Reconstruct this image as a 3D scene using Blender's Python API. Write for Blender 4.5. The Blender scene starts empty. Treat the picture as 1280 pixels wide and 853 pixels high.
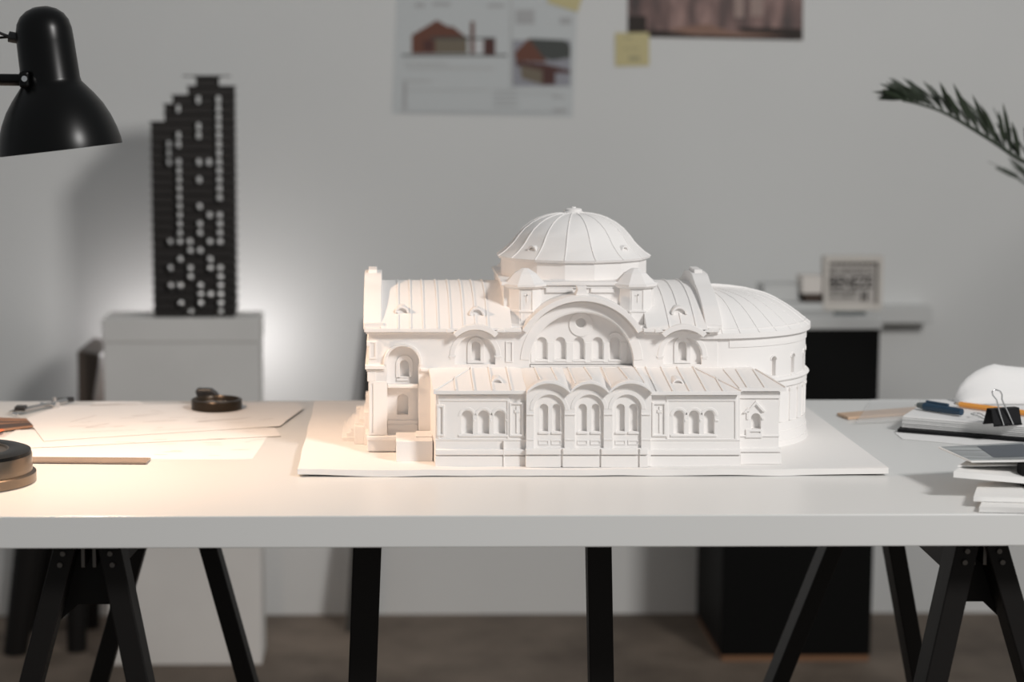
import bpy, bmesh, math, random
from mathutils import Vector, Matrix
random.seed(7)
PI = math.pi
R = math.radians
S = bpy.context.scene
C = S.collection

# ------------------------------------------------------------------ camera, light, exposure
F = 2450.0; CX = 520.0; CY = 426.5
CAM = Vector((0, -1.98, 1.165)); PIT = math.atan((CY-120)/F); YAW = R(.7)
cd = bpy.data.cameras.new('camera'); cam = bpy.data.objects.new('camera', cd); C.objects.link(cam)
cam.location = CAM; cam.rotation_euler = (PI/2-PIT, 0, -YAW)
cd.sensor_width = 36; cd.lens = F*36/1280; cd.shift_x = (640-CX)/1280; cd.clip_start = .05
cd.dof.use_dof = True; cd.dof.focus_distance = 2.24; cd.dof.aperture_fstop = 3.6
S.camera = cam
S.view_settings.view_transform = 'Standard'; S.view_settings.look = 'None'
S.view_settings.gamma = 1; S.view_settings.use_curve_mapping = False
S.view_settings.exposure = 0.0
w = bpy.data.worlds.new('world'); S.world = w; w.use_nodes = True
w.node_tree.nodes['Background'].inputs[0].default_value = (.93, .97, 1.0, 1)
w.node_tree.nodes['Background'].inputs[1].default_value = .25

def area_light(name, loc, target, size, power, col):
    l = bpy.data.lights.new(name, 'AREA'); l.energy = power; l.color = col; l.shape = 'SQUARE'; l.size = size
    o = bpy.data.objects.new(name, l); C.objects.link(o); o.location = loc
    o.rotation_euler = (Vector(target)-Vector(loc)).to_track_quat('-Z', 'Y').to_euler(); return o
area_light('key_light', (2.0, -2.0, 2.75), (.2, .6, .7), .55, 82, (1, .98, .96))
LAMP_POWER = 9.6; GLOW_POWER = .6

# ------------------------------------------------------------------ helpers
def ray(px, py):
    a = (px-CX)/F; b = -(py-CY)/F
    fw = Vector((math.sin(YAW)*math.cos(PIT), math.cos(YAW)*math.cos(PIT), -math.sin(PIT)))
    rt = Vector((math.cos(YAW), -math.sin(YAW), 0))
    up = Vector((math.sin(YAW)*math.sin(PIT), math.cos(YAW)*math.sin(PIT), math.cos(PIT)))
    return fw+a*rt+b*up
def P(px, py, Y):                      # photo pixel -> point on the upright plane y = Y
    d = ray(px, py); return CAM+d*((Y-CAM.y)/d.y)
def T(px, py, z):                      # photo pixel -> point on the level plane z
    d = ray(px, py); return CAM+d*((z-CAM.z)/d.z)
def X(px, Y, py=450): return P(px, py, Y).x
def Z(py, Y): return P(650, py, Y).z
def M(px, Y): return px*(Y+1.98)/F     # a length in pixels -> metres at that depth

W = {}
def wm(o): return W.get(o.name, Matrix.Identity(4))
def mesh_obj(name, me, mats, parent=None, local=False, smooth=None):
    if not isinstance(mats, (list, tuple)): mats = [mats]
    o = bpy.data.objects.new(name, me); C.objects.link(o)
    if not me.materials:
        for m in mats: me.materials.append(m)
    if parent:
        o.parent = parent
        if not local: me.transform(wm(parent).inverted())
        W[o.name] = wm(parent).copy()
    if smooth is not None:
        me.polygons.foreach_set('use_smooth', [True]*len(me.polygons))
        try: me.set_sharp_from_angle(angle=R(smooth))
        except Exception: pass
    return o
def obj(name, bm, mats, parent=None, local=False, smooth=None, bevel=0, seg=2):
    bmesh.ops.remove_doubles(bm, verts=bm.verts, dist=1e-7)
    bmesh.ops.recalc_face_normals(bm, faces=bm.faces)
    me = bpy.data.meshes.new(name); bm.to_mesh(me); bm.free()
    o = mesh_obj(name, me, mats, parent, local, smooth)
    if bevel:
        b = o.modifiers.new('bevel', 'BEVEL'); b.width = bevel; b.segments = seg; b.limit_method = 'ANGLE'; b.angle_limit = R(40)
    return o
def thing(name, label, cat, loc=(0, 0, 0), rotz=0, group=None):
    o = bpy.data.objects.new(name, None); C.objects.link(o); o.empty_display_size = .05
    o.location = loc; o.rotation_euler = (0, 0, rotz); o['label'] = label; o['category'] = cat
    if group: o['group'] = group
    W[o.name] = Matrix.Translation(Vector(loc)) @ Matrix.Rotation(rotz, 4, 'Z')
    return o
def tag(o, label, cat, group=None):
    o['label'] = label; o['category'] = cat
    if group: o['group'] = group
    return o
def NB(): return bmesh.new()
def box(bm, x0, x1, y0, y1, z0, z1, mi=0):
    v = [bm.verts.new((x, y, z)) for x in (x0, x1) for y in (y0, y1) for z in (z0, z1)]
    for q in ((0, 1, 3, 2), (4, 6, 7, 5), (0, 4, 5, 1), (2, 3, 7, 6), (0, 2, 6, 4), (1, 5, 7, 3)):
        f = bm.faces.new([v[i] for i in q]); f.material_index = mi
    return v
def hexa(bm, lo, hi, mi=0):            # lo, hi: 4 corners each
    n = len(lo); a = [bm.verts.new(p) for p in lo]; b = [bm.verts.new(p) for p in hi]
    bm.faces.new(a[::-1]).material_index = mi; bm.faces.new(b).material_index = mi
    for i in range(n): bm.faces.new((a[i], a[(i+1) % n], b[(i+1) % n], b[i])).material_index = mi
def tube(bm, pts, r, n=10, r1=None, flat=None, mi=0):
    pts = [Vector(p) for p in pts]; rings = []
    r1 = r if r1 is None else r1
    prev = None
    for i, p in enumerate(pts):
        d = (pts[min(i+1, len(pts)-1)]-pts[max(i-1, 0)]).normalized()
        if prev is None:
            u = d.orthogonal().normalized() if abs(d.z) > .95 else d.cross(Vector((0, 0, 1))).normalized()
        else: u = (prev-d*prev.dot(d)).normalized()
        prev = u; v = d.cross(u); rr = r+(r1-r)*i/max(1, len(pts)-1)
        rings.append([bm.verts.new(p+rr*(math.cos(t)*u+math.sin(t)*v)) for t in [2*PI*k/n for k in range(n)]])
    for a, b in zip(rings, rings[1:]):
        for k in range(n): bm.faces.new((a[k], a[(k+1) % n], b[(k+1) % n], b[k])).material_index = mi
    bm.faces.new(rings[0][::-1]).material_index = mi; bm.faces.new(rings[-1]).material_index = mi
def bar(bm, p, q, wd, th, side=None, mi=0):   # rectangular bar from p to q; wd along `side`, th across
    p = Vector(p); q = Vector(q); d = (q-p).normalized()
    s = Vector(side) if side is not None else Vector((1, 0, 0)); s = (s-d*s.dot(d)).normalized(); t = d.cross(s)
    c = [(-1, -1), (1, -1), (1, 1), (-1, 1)]
    hexa(bm, [p+s*a*wd/2+t*b*th/2 for a, b in c], [q+s*a*wd/2+t*b*th/2 for a, b in c], mi)
def lathe(bm, prof, cx, cy, n=48, a0=0, a1=2*PI, closed=False, mat=None, mi=0):
    """prof (r,z); angle 0 faces -y and grows towards +x. closed: profile is a loop"""
    full = abs(a1-a0-2*PI) < 1e-6; m = n if full else n+1
    rings = []
    for i in range(m):
        t = a0+(a1-a0)*i/n
        ring = []
        for r, z in prof:
            ring.append(bm.verts.new((cx+r*math.sin(t), cy-r*math.cos(t), z)))
        rings.append(ring)
    k = len(prof)
    for i in range(n):
        a = rings[i]; b = rings[(i+1) % m]
        for j in range(k if closed else k-1):
            j2 = (j+1) % k
            vs = [a[j], b[j], b[j2], a[j2]]
            if prof[j][0] < 1e-9 and prof[j2][0] < 1e-9: continue
            if prof[j][0] < 1e-9: vs = [a[j], b[j2], a[j2]]
            elif prof[j2][0] < 1e-9: vs = [a[j], b[j], a[j2]]
            try: bm.faces.new(vs).material_index = mi
            except ValueError: pass
    if closed and not full:
        bm.faces.new(rings[0]); bm.faces.new(rings[-1][::-1])
def lathe_obj(name, prof, loc, mat, parent=None, n=48, axis=None, smooth=35):
    bm = NB(); lathe(bm, prof, 0, 0, n)
    for v in list(bm.verts): pass
    bmesh.ops.remove_doubles(bm, verts=bm.verts, dist=1e-6)
    m = Matrix.Translation(Vector(loc))
    if axis is not None: m = m @ Vector(axis).to_track_quat('Z', 'Y').to_matrix().to_4x4()
    bm.transform(m); return obj(name, bm, mat, parent, smooth=smooth)

def flat_mesh(loops, thick, bevel=.0003):
    cu = bpy.data.curves.new('outline', 'CURVE'); cu.dimensions = '2D'; cu.fill_mode = 'BOTH'
    for lp in loops:
        s = cu.splines.new('POLY'); s.points.add(len(lp)-1)
        for i, (a, b) in enumerate(lp): s.points[i].co = (a, b, 0, 1)
        s.use_cyclic_u = True
    cu.extrude = max(1e-5, thick/2-bevel)
    if bevel: cu.bevel_depth = bevel; cu.bevel_resolution = 1; cu.offset = -bevel
    o = bpy.data.objects.new('outline', cu)
    dg = bpy.context.evaluated_depsgraph_get()
    me = bpy.data.meshes.new_from_object(o.evaluated_get(dg) if False else o)
    bpy.data.objects.remove(o); bpy.data.curves.remove(cu)
    return me
def panel(name, loops, y0, thick, mat, parent, bevel=.0003, smooth=30):
    """loops of (x,z); front face at y0, going back by thick"""
    me = flat_mesh(loops, thick, bevel)
    m = Matrix(((1, 0, 0, 0), (0, 0, -1, y0+thick/2), (0, 1, 0, 0), (0, 0, 0, 1)))
    me.transform(m)
    return mesh_obj(name, me, mat, parent, smooth=smooth)
def slab(name, loop, z0, thick, mat, parent=None, bevel=.0003, smooth=30):
    me = flat_mesh([loop], thick, bevel); me.transform(Matrix.Translation((0, 0, z0+thick/2)))
    return mesh_obj(name, me, mat, parent, smooth=smooth)
def c2(pts, Y): return [((q := P(a, b, Y)).x, q.z) for a, b in pts]
def arc(cx, cy, r, a0, a1, n=24, ry=None):     # pixel arc, degrees, counter-clockwise, up is positive
    ry = ry or r
    return [(cx+r*math.cos(R(a0+(a1-a0)*i/n)), cy-ry*math.sin(R(a0+(a1-a0)*i/n))) for i in range(n+1)]
def archloop(x0, x1, yt, yb, n=14):
    r = (x1-x0)/2; c = (x0+x1)/2
    return arc(c, yt+r, r, 0, 180, n)+[(x0, yb), (x1, yb)]
def ringloop(cx, cy, r0, r1, a0, a1, n=24): return arc(cx, cy, r1, a0, a1, n)+arc(cx, cy, r0, a1, a0, n)
def rect(x0, x1, y0, y1): return [(x0, y1), (x1, y1), (x1, y0), (x0, y0)]

# ------------------------------------------------------------------ materials
def mat(name, col, rough=.6, metal=0, bump=0, bscale=60, var=0, vscale=8, spec=.5, emit=None, es=0, alpha=None, trans=0, coat=0):
    m = bpy.data.materials.new(name); m.use_nodes = True; nt = m.node_tree; b = nt.nodes['Principled BSDF']
    b.inputs['Base Color'].default_value = (*col, 1); b.inputs['Roughness'].default_value = rough
    b.inputs['Metallic'].default_value = metal; b.inputs['Specular IOR Level'].default_value = spec
    b.inputs['Transmission Weight'].default_value = trans; b.inputs['Coat Weight'].default_value = coat
    if emit: b.inputs['Emission Color'].default_value = (*emit, 1); b.inputs['Emission Strength'].default_value = es
    tc = nt.nodes.new('ShaderNodeTexCoord')
    if var:
        n = nt.nodes.new('ShaderNodeTexNoise'); n.inputs['Scale'].default_value = vscale; n.inputs['Detail'].default_value = 5
        r = nt.nodes.new('ShaderNodeValToRGB'); nt.links.new(tc.outputs['Object'], n.inputs['Vector'])
        r.color_ramp.elements[0].position = .3; r.color_ramp.elements[1].position = .7
        r.color_ramp.elements[0].color = (*[c*(1-var) for c in col], 1); r.color_ramp.elements[1].color = (*[min(1, c*(1+var)) for c in col], 1)
        nt.links.new(n.outputs['Fac'], r.inputs['Fac']); nt.links.new(r.outputs['Color'], b.inputs['Base Color'])
    if bump:
        n2 = nt.nodes.new('ShaderNodeTexNoise'); n2.inputs['Scale'].default_value = bscale; n2.inputs['Detail'].default_value = 6
        nt.links.new(tc.outputs['Object'], n2.inputs['Vector'])
        bp = nt.nodes.new('ShaderNodeBump'); bp.inputs['Strength'].default_value = bump; bp.inputs['Distance'].default_value = .002
        nt.links.new(n2.outputs['Fac'], bp.inputs['Height']); nt.links.new(bp.outputs['Normal'], b.inputs['Normal'])
    return m
plaster = mat('white_plaster', (.875, .85, .83), .75, bump=.06, bscale=140, spec=.25)
board_m = mat('white_card', (.87, .845, .82), .6, bump=.05, bscale=60, spec=.3)
table_m = mat('white_laminate', (.73, .73, .715), .32, bump=.01, bscale=20, spec=.45)
wall_m = mat('painted_wall', (.69, .69, .675), .9, bump=.15, bscale=30, var=.02, vscale=2)
black_wood = mat('black_painted_wood', (.009, .008, .0075), .5, bump=.1, bscale=90, spec=.25)
black_gloss = mat('black_enamel', (.0015, .0015, .0015), .3, spec=.24)
black_plastic = mat('black_plastic', (.015, .015, .016), .4)
steel = mat('steel', (.6, .6, .6), .3, metal=1)
chrome = mat('chrome', (.75, .75, .75), .15, metal=1)
paper = mat('paper', (.82, .81, .80), .75, spec=.2)
pencil_and_shadow_grey = mat('pencil_and_shadow_line', (.50, .46, .44), .8, spec=.1)  # pencil lines, and the painted shadow stroke on the small back sheet

# floor
fm = bpy.data.materials.new('concrete_floor'); fm.use_nodes = True; nt = fm.node_tree; b = nt.nodes['Principled BSDF']
tc = nt.nodes.new('ShaderNodeTexCoord'); n1 = nt.nodes.new('ShaderNodeTexNoise'); n1.inputs['Scale'].default_value = 3.2; n1.inputs['Detail'].default_value = 8; n1.inputs['Roughness'].default_value = .62
cr = nt.nodes.new('ShaderNodeValToRGB'); cr.color_ramp.elements[0].position = .35; cr.color_ramp.elements[1].position = .68
cr.color_ramp.elements[0].color = (.09, .068, .050, 1); cr.color_ramp.elements[1].color = (.205, .162, .125, 1)
nt.links.new(tc.outputs['Object'], n1.inputs['Vector']); nt.links.new(n1.outputs['Fac'], cr.inputs['Fac']); nt.links.new(cr.outputs['Color'], b.inputs['Base Color'])
b.inputs['Roughness'].default_value = .7

# ------------------------------------------------------------------ room
WALLY = 2.345
bm = NB(); box(bm, -4, 4, WALLY, WALLY+.12, 0, 3.2); o = obj('wall_back', bm, wall_m); o['kind'] = 'structure'
bm = NB(); box(bm, -4, 4, -4, WALLY, -.1, 0); o = obj('floor', bm, fm); o['kind'] = 'structure'

# ------------------------------------------------------------------ table
TZ = .74; TF = -.018; TB = .743
desk = thing('table', 'long white tabletop on black wooden trestles, carrying the white church model', 'table', (.08, .36, 0))
bm = NB(); box(bm, -1.15, 1.25, TF, TB, TZ-.0335, TZ); obj('tabletop', bm, table_m, desk, bevel=.0012)

def leg_line(pt, pb, Y, ztop=TZ-.034):
    a = P(pt[0], pt[1], Y); b_ = P(pb[0], pb[1], Y); d = b_-a
    return a+d*((ztop-a.z)/d.z), a+d*((0-a.z)/d.z)
dsteel = mat('dark_steel', (.16, .15, .14), .45, metal=1)
def trestle(label, yf, yr, fl, fr, rl, rr, group='black trestles under the white table'):
    """front and rear A frames; each leg = (top px, bottom px, width px)"""
    ps = [leg_line(*l[:2], y) for l, y in ((fl, yf), (fr, yf), (rl, yr), (rr, yr))]
    cxy = sum((p[1] for p in ps), Vector())/4
    t = thing('trestle', label, 'trestle', (cxy.x, cxy.y, 0), group=None)
    for (a, b_), l, y in zip(ps, (fl, fr, rl, rr), (yf, yf, yr, yr)):
        bm = NB(); a = a+(b_-a)*.0035; bar(bm, a, b_, M(l[2], y)*.62, .042, side=(1, 0, 0))
        b2 = obj('leg', bm, black_wood, t, bevel=.0015)
    fc = (ps[0][0]+ps[1][0])/2; rc = (ps[2][0]+ps[3][0])/2
    # long beam from front to rear, clamped between the legs
    for s in (-1, 1):
        bm = NB(); bar(bm, fc+Vector((s*.013, .03, -.028)), rc+Vector((s*.013, -.03, -.028)), .014, .055, side=(1, 0, 0)); obj('beam', bm, black_wood, t, bevel=.001)
    for c, y, l in ((fc, yf, (ps[0], ps[1])), (rc, yr, (ps[2], ps[3]))):
        # gusset plate joining the two legs under the beam
        za = c.z-.052; zb = c.z-.085
        def xat(k, z): a, b_ = l[k]; return a.x+(b_.x-a.x)*(z-a.z)/(b_.z-a.z)
        for dy in (-.006,):
            bm = NB(); yy = y+.024
            lo = [(xat(0, c.z-.004), yy, c.z-.004), (xat(0, c.z-.115)+.0, yy, c.z-.115), (c.x-.018, yy, zb), (c.x+.018, yy, zb), (xat(1, c.z-.115), yy, c.z-.115), (xat(1, c.z-.004), yy, c.z-.004)]
            hi = [(p[0], p[1]+.018, p[2]) for p in lo]
            hexa(bm, lo, hi); obj('gusset', bm, black_wood, t, bevel=.001)
        for k in (0, 1):
            for dz in (.018, .03):
                bm = NB(); xx = xat(k, c.z-dz); tube(bm, [(xx, y-.024, c.z-dz), (xx, y-.0205, c.z-dz)], .0028, 10); obj('bolt', bm, dsteel, t, smooth=40)
    for s in (-1, 1):
        bm = NB(); xx = fc.x+s*.006; box(bm, xx-.002, xx+.002, yf-.014, yf+.02, fc.z-.035, fc.z-.001); obj('bracket', bm, dsteel, t, bevel=.0005)
    return t
trestle('black wooden trestle under the left end of the white table', .06, .55,
        ((82, 690), (40, 853), 44), ((142, 690), (176, 853), 46), ((170, 690), (124, 853), 36), ((264, 690), (310, 853), 36))
trestle('black wooden trestle under the right end of the white table', .06, .55,
        ((1200, 690), (1163, 853), 46), ((1243, 690), (1290, 853), 44), ((1036, 690), (970, 853), 34), ((1118, 690), (1147, 853), 34))
fr = thing('support_frame', 'black two-legged frame with thin top rail under the middle of the white table', 'support frame', (.1, .22, 0))
for tp, bt, wd in (((459, 690), (453, 853), 36), ((748, 690), (751, 853), 31)):
    a, b_ = leg_line(tp, bt, .22); bm = NB(); bar(bm, a, b_, M(wd, .22), .03); obj('leg', bm, black_wood, fr, bevel=.0015)
bm = NB(); box(bm, X(440, .22), X(763, .22), .205, .235, TZ-.0442, TZ-.034); obj('rail', bm, black_wood, fr, bevel=.001)

# ------------------------------------------------------------------ the church model
ZB = .748
ch = thing('church_model', 'white architectural model of a domed church on a white base board, middle of the table', 'model', (.22, .43, TZ))
# base board with slightly curled, hand cut edges
bm = NB(); NX, NY = 60, 24
def bz(u, v):
    e = max(0, abs(u-.5)*2-.72)/.28
    return .0020*e*e*(1-v)+.0003*math.sin(u*37)*(1-v)
grid = {}
for k, zz in ((0, 0), (1, 1)):
    for i in range(NX+1):
        for j in range(NY+1):
            u = i/NX; v = j/NY
            x = -.1065+(.5585+.1065)*u; y = .186+(.693-.186)*v
            if j == 0: y += .0008*math.sin(u*23)+.0005*math.sin(u*61)
            if i == 0: x += .0006*math.sin(v*19)
            lo = TZ+.0004+bz(u, v)+(.0009*abs(math.sin(u*14+1)) if j == 0 else 0)
            grid[k, i, j] = bm.verts.new((x, y, ZB+bz(u, v)*.8 if zz else lo))
for i in range(NX):
    for j in range(NY):
        bm.faces.new([grid[1, a, b_] for a, b_ in ((i, j), (i+1, j), (i+1, j+1), (i, j+1))])
        bm.faces.new([grid[0, a, b_] for a, b_ in ((i, j), (i, j+1), (i+1, j+1), (i+1, j))])
for i in range(NX):
    for j in (0, NY): bm.faces.new([grid[0, i, j], grid[0, i+1, j], grid[1, i+1, j], grid[1, i, j]])
for j in range(NY):
    for i in (0, NX): bm.faces.new([grid[0, i, j], grid[0, i, j+1], grid[1, i, j+1], grid[1, i, j]])
obj('base_board', bm, board_m, ch, smooth=40)

YM = .30; YA = .209; YA2 = .2015; YC = .435; RA = .134
pl = plaster
def CP(name, loops_px, Y, thick, y0=None, bevel=.0003):   # church panel from pixel loops measured at depth Y
    return panel(name, [c2(l, Y) for l in loops_px], Y if y0 is None else y0, thick, pl, ch, bevel)
def window(x0, x1, yt, yb, Y, yb_plane, sill=True):        # recess back plate of one window (+ sill)
    wo = panel('window', [c2(archloop(x0-1.2, x1+1.2, yt-1.2, yb+1), Y)], yb_plane, .003, pl, ch, 0)
    if sill:
        panel('sill', [c2(rect(x0-2, x1+2, yb, yb+2), Y)], Y-.0016, .004, pl, wo, .0003)
    return wo

# --- main body core
xl = X(460.5, YM); XC = .3775
bm = NB(); box(bm, xl, XC+.004, YM+.0285, .57, ZB-.001, Z(413, YM)); obj('body_core', bm, pl, ch)
# front wall
th0 = math.degrees(math.asin(42/80))
outer = [(460.5, 566), (897, 566), (897, 413)]+arc(727, 455, 80, th0, 180-th0, 36)+[(460.5, 413)]
bigh = arc(727, 456, 65, 0, 180, 40)+[(662, 463), (792, 463)]
lah = arc(594, 445, 25, 0, 180, 24)+[(569, 456), (619, 456)]
rah = arc(853, 445, 24, 0, 180, 24)+[(829, 456), (877, 456)]
nih = archloop(484, 523, 433, 544, 20)
CP('front_wall', [outer, bigh, lah, rah, nih], YM, .0285)
# big arch: set-back wall with five windows and an oculus
bw = [(672, 685), (695.5, 708.5), (719, 732), (742.5, 755.5), (764.5, 777)]
wl = arc(727, 458, 70, 0, 180, 40)
ocu = arc(728, 406, 6, 0, 360, 23)[:-1]
CP('arch_infill_wall', [wl]+[archloop(a, b_, 424, 452) for a, b_ in bw]+[ocu], YM, .006, YM+.018)
YB = YM+.018
for a, b_ in bw: 
    wo = panel('window', [c2(archloop(a-1.2, b_+1.2, 422.8, 454), YM)], YB+.006, .003, pl, ch, 0)
    panel('sill', [c2(rect(a-2, b_+2, 452.2, 454.6), YM)], YB-.0016, .004, pl, wo)
bm = NB(); box(bm, X(664, YM), X(791, YM), YM, YM+.02, Z(466, YM), Z(459, YM)); obj('arch_floor', bm, pl, ch)
CP('oculus', [arc(728, 406, 8, 0, 360, 24)[:-1]], YM, .003, YB+.005)
CP('oculus_ring', [arc(728, 408, 15, 0, 360, 32)[:-1], arc(728, 406, 7, 0, 360, 24)[:-1]], YM, .002, YB-.0016)
for a, b_ in [(665, 671), (686, 695), (709.5, 718.3), (733, 741.5), (756.5, 763.5), (778, 786)]:
    CP('impost', [rect(a, b_, 430.6, 456)], YM, .002, YB-.001)
CP('corner_arch', [ringloop(771, 427, 7.5, 9.5, 30, 150, 12)], YM, .003, YB-.0012)
# archivolt, hood
CP('archivolt', [ringloop(727, 455, 65.5, 77, 4, 176, 48)], YM, .004, YM-.0009)
def tophood(cx, cy, r0, r1, a0, a1, tails, Y=YM, proj=.009, depth=.03, name='hood_mould'):
    lp = arc(cx, cy, r1, a0, a1, 36)+arc(cx, cy, r0, a1, a0, 36)
    CP(name, [lp], Y, depth, Y-proj, .0006)
tophood(727, 455, 79.5, 86.5, 30, 150, 0, proj=.0125, depth=.054)
for a, b_ in ((455.5, 565), (625, 651), (803, 823), (884, 897)):
    CP('cornice', [rect(a, b_, 409.5, 414)], YM, .02, YM-.0126, .0006)
    CP('cornice_moulding', [rect(a+2, b_, 413.5, 417)], YM, .014, YM-.0075, .0008)
# transept vault behind the big arch
me = flat_mesh([c2(arc(727, 455, 84, 20, 160, 36), YM)], .09, 0)
me.transform(Matrix(((1, 0, 0, 0), (0, 0, -1, YM+.045+.0295), (0, 1, 0, 0), (0, 0, 0, 1)))); mesh_obj('transept_vault', me, pl, ch, smooth=30)
CP('keystone', [[(718, 372), (722, 362), (721, 358), (733, 358), (732, 362), (737, 372)]], YM, .02, YM-.004)
# side arches with one window each
for cx, r, w0, w1 in ((594, 25, 590, 600.5), (853, 24, 849, 859)):
    CP('arch_infill_wall', [arc(cx, 446, r+2, 0, 180, 24)+[(cx-r-2, 459), (cx+r+2, 459)], archloop(w0, w1, 428, 452)], YM, .006, YM+.007)
    window(w0, w1, 428, 452, YM, YM+.013, False)
    CP('window_frame', [archloop(w0-5.5, w1+5.5, 422.5, 455, 14), archloop(w0-.3, w1+.3, 427.7, 452.4)], YM, .003, YM+.0052)
    CP('archivolt', [ringloop(cx, 445, r+1, r+7, -8, 188, 30)], YM, .003, YM-.0007)
    CP('impost', [rect(cx-r-8, cx-r+1, 445, 447)], YM, .004, YM-.0011)
    CP('impost', [rect(cx+r-1, cx+r+8, 445, 447)], YM, .004, YM-.0011)
    tophood(cx, 444.5, 34, 40.5, 46, 134, 0, proj=.0155, depth=.036)
    # short run-offs of the hood, linking to the cornice
    for sgn in (-1, 1):
        a = (cx+sgn*23.5, 414); b2 = (cx+sgn*31, 409.5); c_ = (cx+sgn*34, 414); 
        CP('hood_mould', [[(cx+sgn*20.5, 417-2), (cx+sgn*24.5, 413.6), (cx+sgn*36, 414.3), (cx+sgn*36, 410), (cx+sgn*30, 410.3), (cx+sgn*26, 412)][::sgn]], YM, .02, YM-.0135, .0004)
for a, b_ in ((622, 655), (800, 832)):
    bm = NB(); box(bm, X(a, YM), X(b_, YM), YM-.001, YM+.05, Z(416, YM), Z(407.5, YM)); obj('wall_head', bm, pl, ch)
CP('wall_panel', [rect(632, 641, 427, 453), rect(633.5, 639.5, 428.5, 451.5)], YM, .002, YM-.0014)
# string line to the right, small plaster scar

# tall niche in the left bay
CP('niche_wall', [archloop(480, 527, 429, 546, 20), archloop(500, 511.5, 452, 473), archloop(496.5, 510.5, 495, 521)], YM, .007, YM+.013)
window(500, 511.5, 452, 473, YM, YM+.020, False); window(496.5, 510.5, 495, 521, YM, YM+.020, False)
CP('window_frame', [archloop(495, 516.5, 446, 474, 14), archloop(499.7, 511.8, 451.7, 474.1)], YM, .003, YM+.0115)
CP('dentil_sill', [rect(496, 511, 475, 478)], YM, .003, YM+.0108)
CP('niche_ledge', [rect(484.5, 522.5, 481, 485)], YM, .02, YM-.002, .0006)
CP('niche_step', [rect(484.5, 522.5, 533, 546)], YM, .01, YM+.009)
CP('niche_step', [rect(484.5, 522.5, 528, 546)], YM, .01, YM+.011)
CP('hood_mould', [arc(503.5, 453, 24, -8, 188, 28)+arc(503.5, 453, 20.5, 188, -8, 28)], YM, .006, YM-.0045, .0006)
CP('string_course', [rect(456.5, 481, 456.5, 461.5)], YM, .02, YM-.005, .0008)
CP('string_course', [rect(458, 481, 462.5, 464)], YM, .02, YM-.002, .0003)
CP('string_course', [rect(526, 541, 460.5, 464)], YM, .02, YM-.005, .0008)
CP('corner_capital', [rect(459.2, 470, 465, 477)], YM, .02, YM-.0015, .0006)
CP('corner_pilaster', [rect(461, 471, 427, 449), rect(463.2, 468.5, 429, 447)], YM, .002, YM-.0014)
CP('corner_pilaster', [rect(461.5, 484, 477, 544), rect(464.5, 466.5, 480, 541)], YM, .0022, YM-.0016)
CP('capital', [rect(458.3, 462.5, 427, 433)], YM, .02, YM-.0018, .0008)
CP('plinth_ledge', [rect(458.5, 541, 544.5, 549)], YM, .03, YM-.008, .0010)
CP('plinth', [rect(459.5, 541, 549, 563.5)], YM, .03, YM-.004, .0005)
# wrapping mouldings on the left end wall
for (a, b_, pr) in ((456.5, 461.5, .004), (427, 433, .002), (544.5, 549, .004), (549, 566, .002), (409.5, 414, .005)):
    bm = NB(); box(bm, xl-pr, xl+.01, YM+.012, .57, Z(b_, YM), Z(a, YM)); obj('end_wall_moulding', bm, pl, ch, bevel=.0006)
# porch block in the corner
bm = NB(); x0 = X(495, .236); x1 = X(541, .236); box(bm, x0, x1, .236, YM-.003, ZB, Z(551.5, .236)); obj('porch_block', bm, pl, ch, bevel=.0006)
bm = NB(); x2 = X(520, .262); box(bm, x2, x1, .26, YM-.003, Z(551.5, .236), Z(545, .262)); obj('porch_block', bm, pl, ch, bevel=.0005)
# west steps
st = thing
for k in range(6):
    bm = NB(); xx = xl-.002-.0052*(6-k); zz = ZB+.0052*(k+1)
    box(bm, xx, xl, .37+.003*k, .49-.003*k, ZB+.0052*k-.0005, zz); obj('step', bm, pl, ch, bevel=.0006)
bm = NB(); box(bm, xl-.006, xl, .345, .366, ZB, ZB+.04); box(bm, xl-.018, xl-.006, .35, .362, ZB, ZB+.022); obj('stair_wall', bm, pl, ch, bevel=.0008)
bm = NB(); box(bm, xl-.006, xl, .494, .515, ZB, ZB+.04); box(bm, xl-.018, xl-.006, .498, .51, ZB, ZB+.022); obj('stair_wall', bm, pl, ch, bevel=.0008)

# --- nave roofs (segmental vault along x)
ze = Z(410, YM-.008); zr = Z(351.5, YC); HY = YC-(YM-.0122)
def roofz(y):
    t = min(1, abs(y-YC)/HY); return ze+(zr-ze)*(1-t**2.15)
def vault_roof(name, x0, x1):
    bm = NB(); n = 40; ys = [YC-HY+2*HY*i/n for i in range(n+1)]
    prof = [(y, roofz(y)) for y in ys]+[(YC+HY, ze-.0022), (YC-HY, ze-.0022)]
    hexa(bm, [(x0, y, z) for y, z in prof], [(x1, y, z) for y, z in prof]); return obj(name, bm, pl, ch, smooth=25)
xa = X(477, YC); xb = X(628, YM); xc_ = X(817, YM)
rl_ = vault_roof('nave_roof', xa, xb+.01); rr_ = vault_roof('nave_roof', xc_-.01, .368)
def batten(roof, x):
    bm = NB(); n = 30; w_ = .0007; rings = []
    for i in range(n+1):
        t = -1+2*i/n; y = YC+HY*t*1.002; z = roofz(y)
        rings.append([bm.verts.new((x+sx*w_, y, z+dz)) for sx, dz in ((-1, -.0005), (-1, .0011), (1, .0011), (1, -.0005))])
    for a, b_ in zip(rings, rings[1:]):
        for k in range(4): bm.faces.new((a[k], a[(k+1) % 4], b_[(k+1) % 4], b_[k]))
    bm.faces.new(rings[0]); bm.faces.new(rings[-1][::-1])
    obj('roof_batten', bm, pl, roof, smooth=40)
for px in (497.5, 513, 529, 547, 562.5, 579, 594, 609): batten(rl_, X(px, YM))
for px in (835, 850.5, 868): batten(rr_, X(px, YM))
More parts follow.
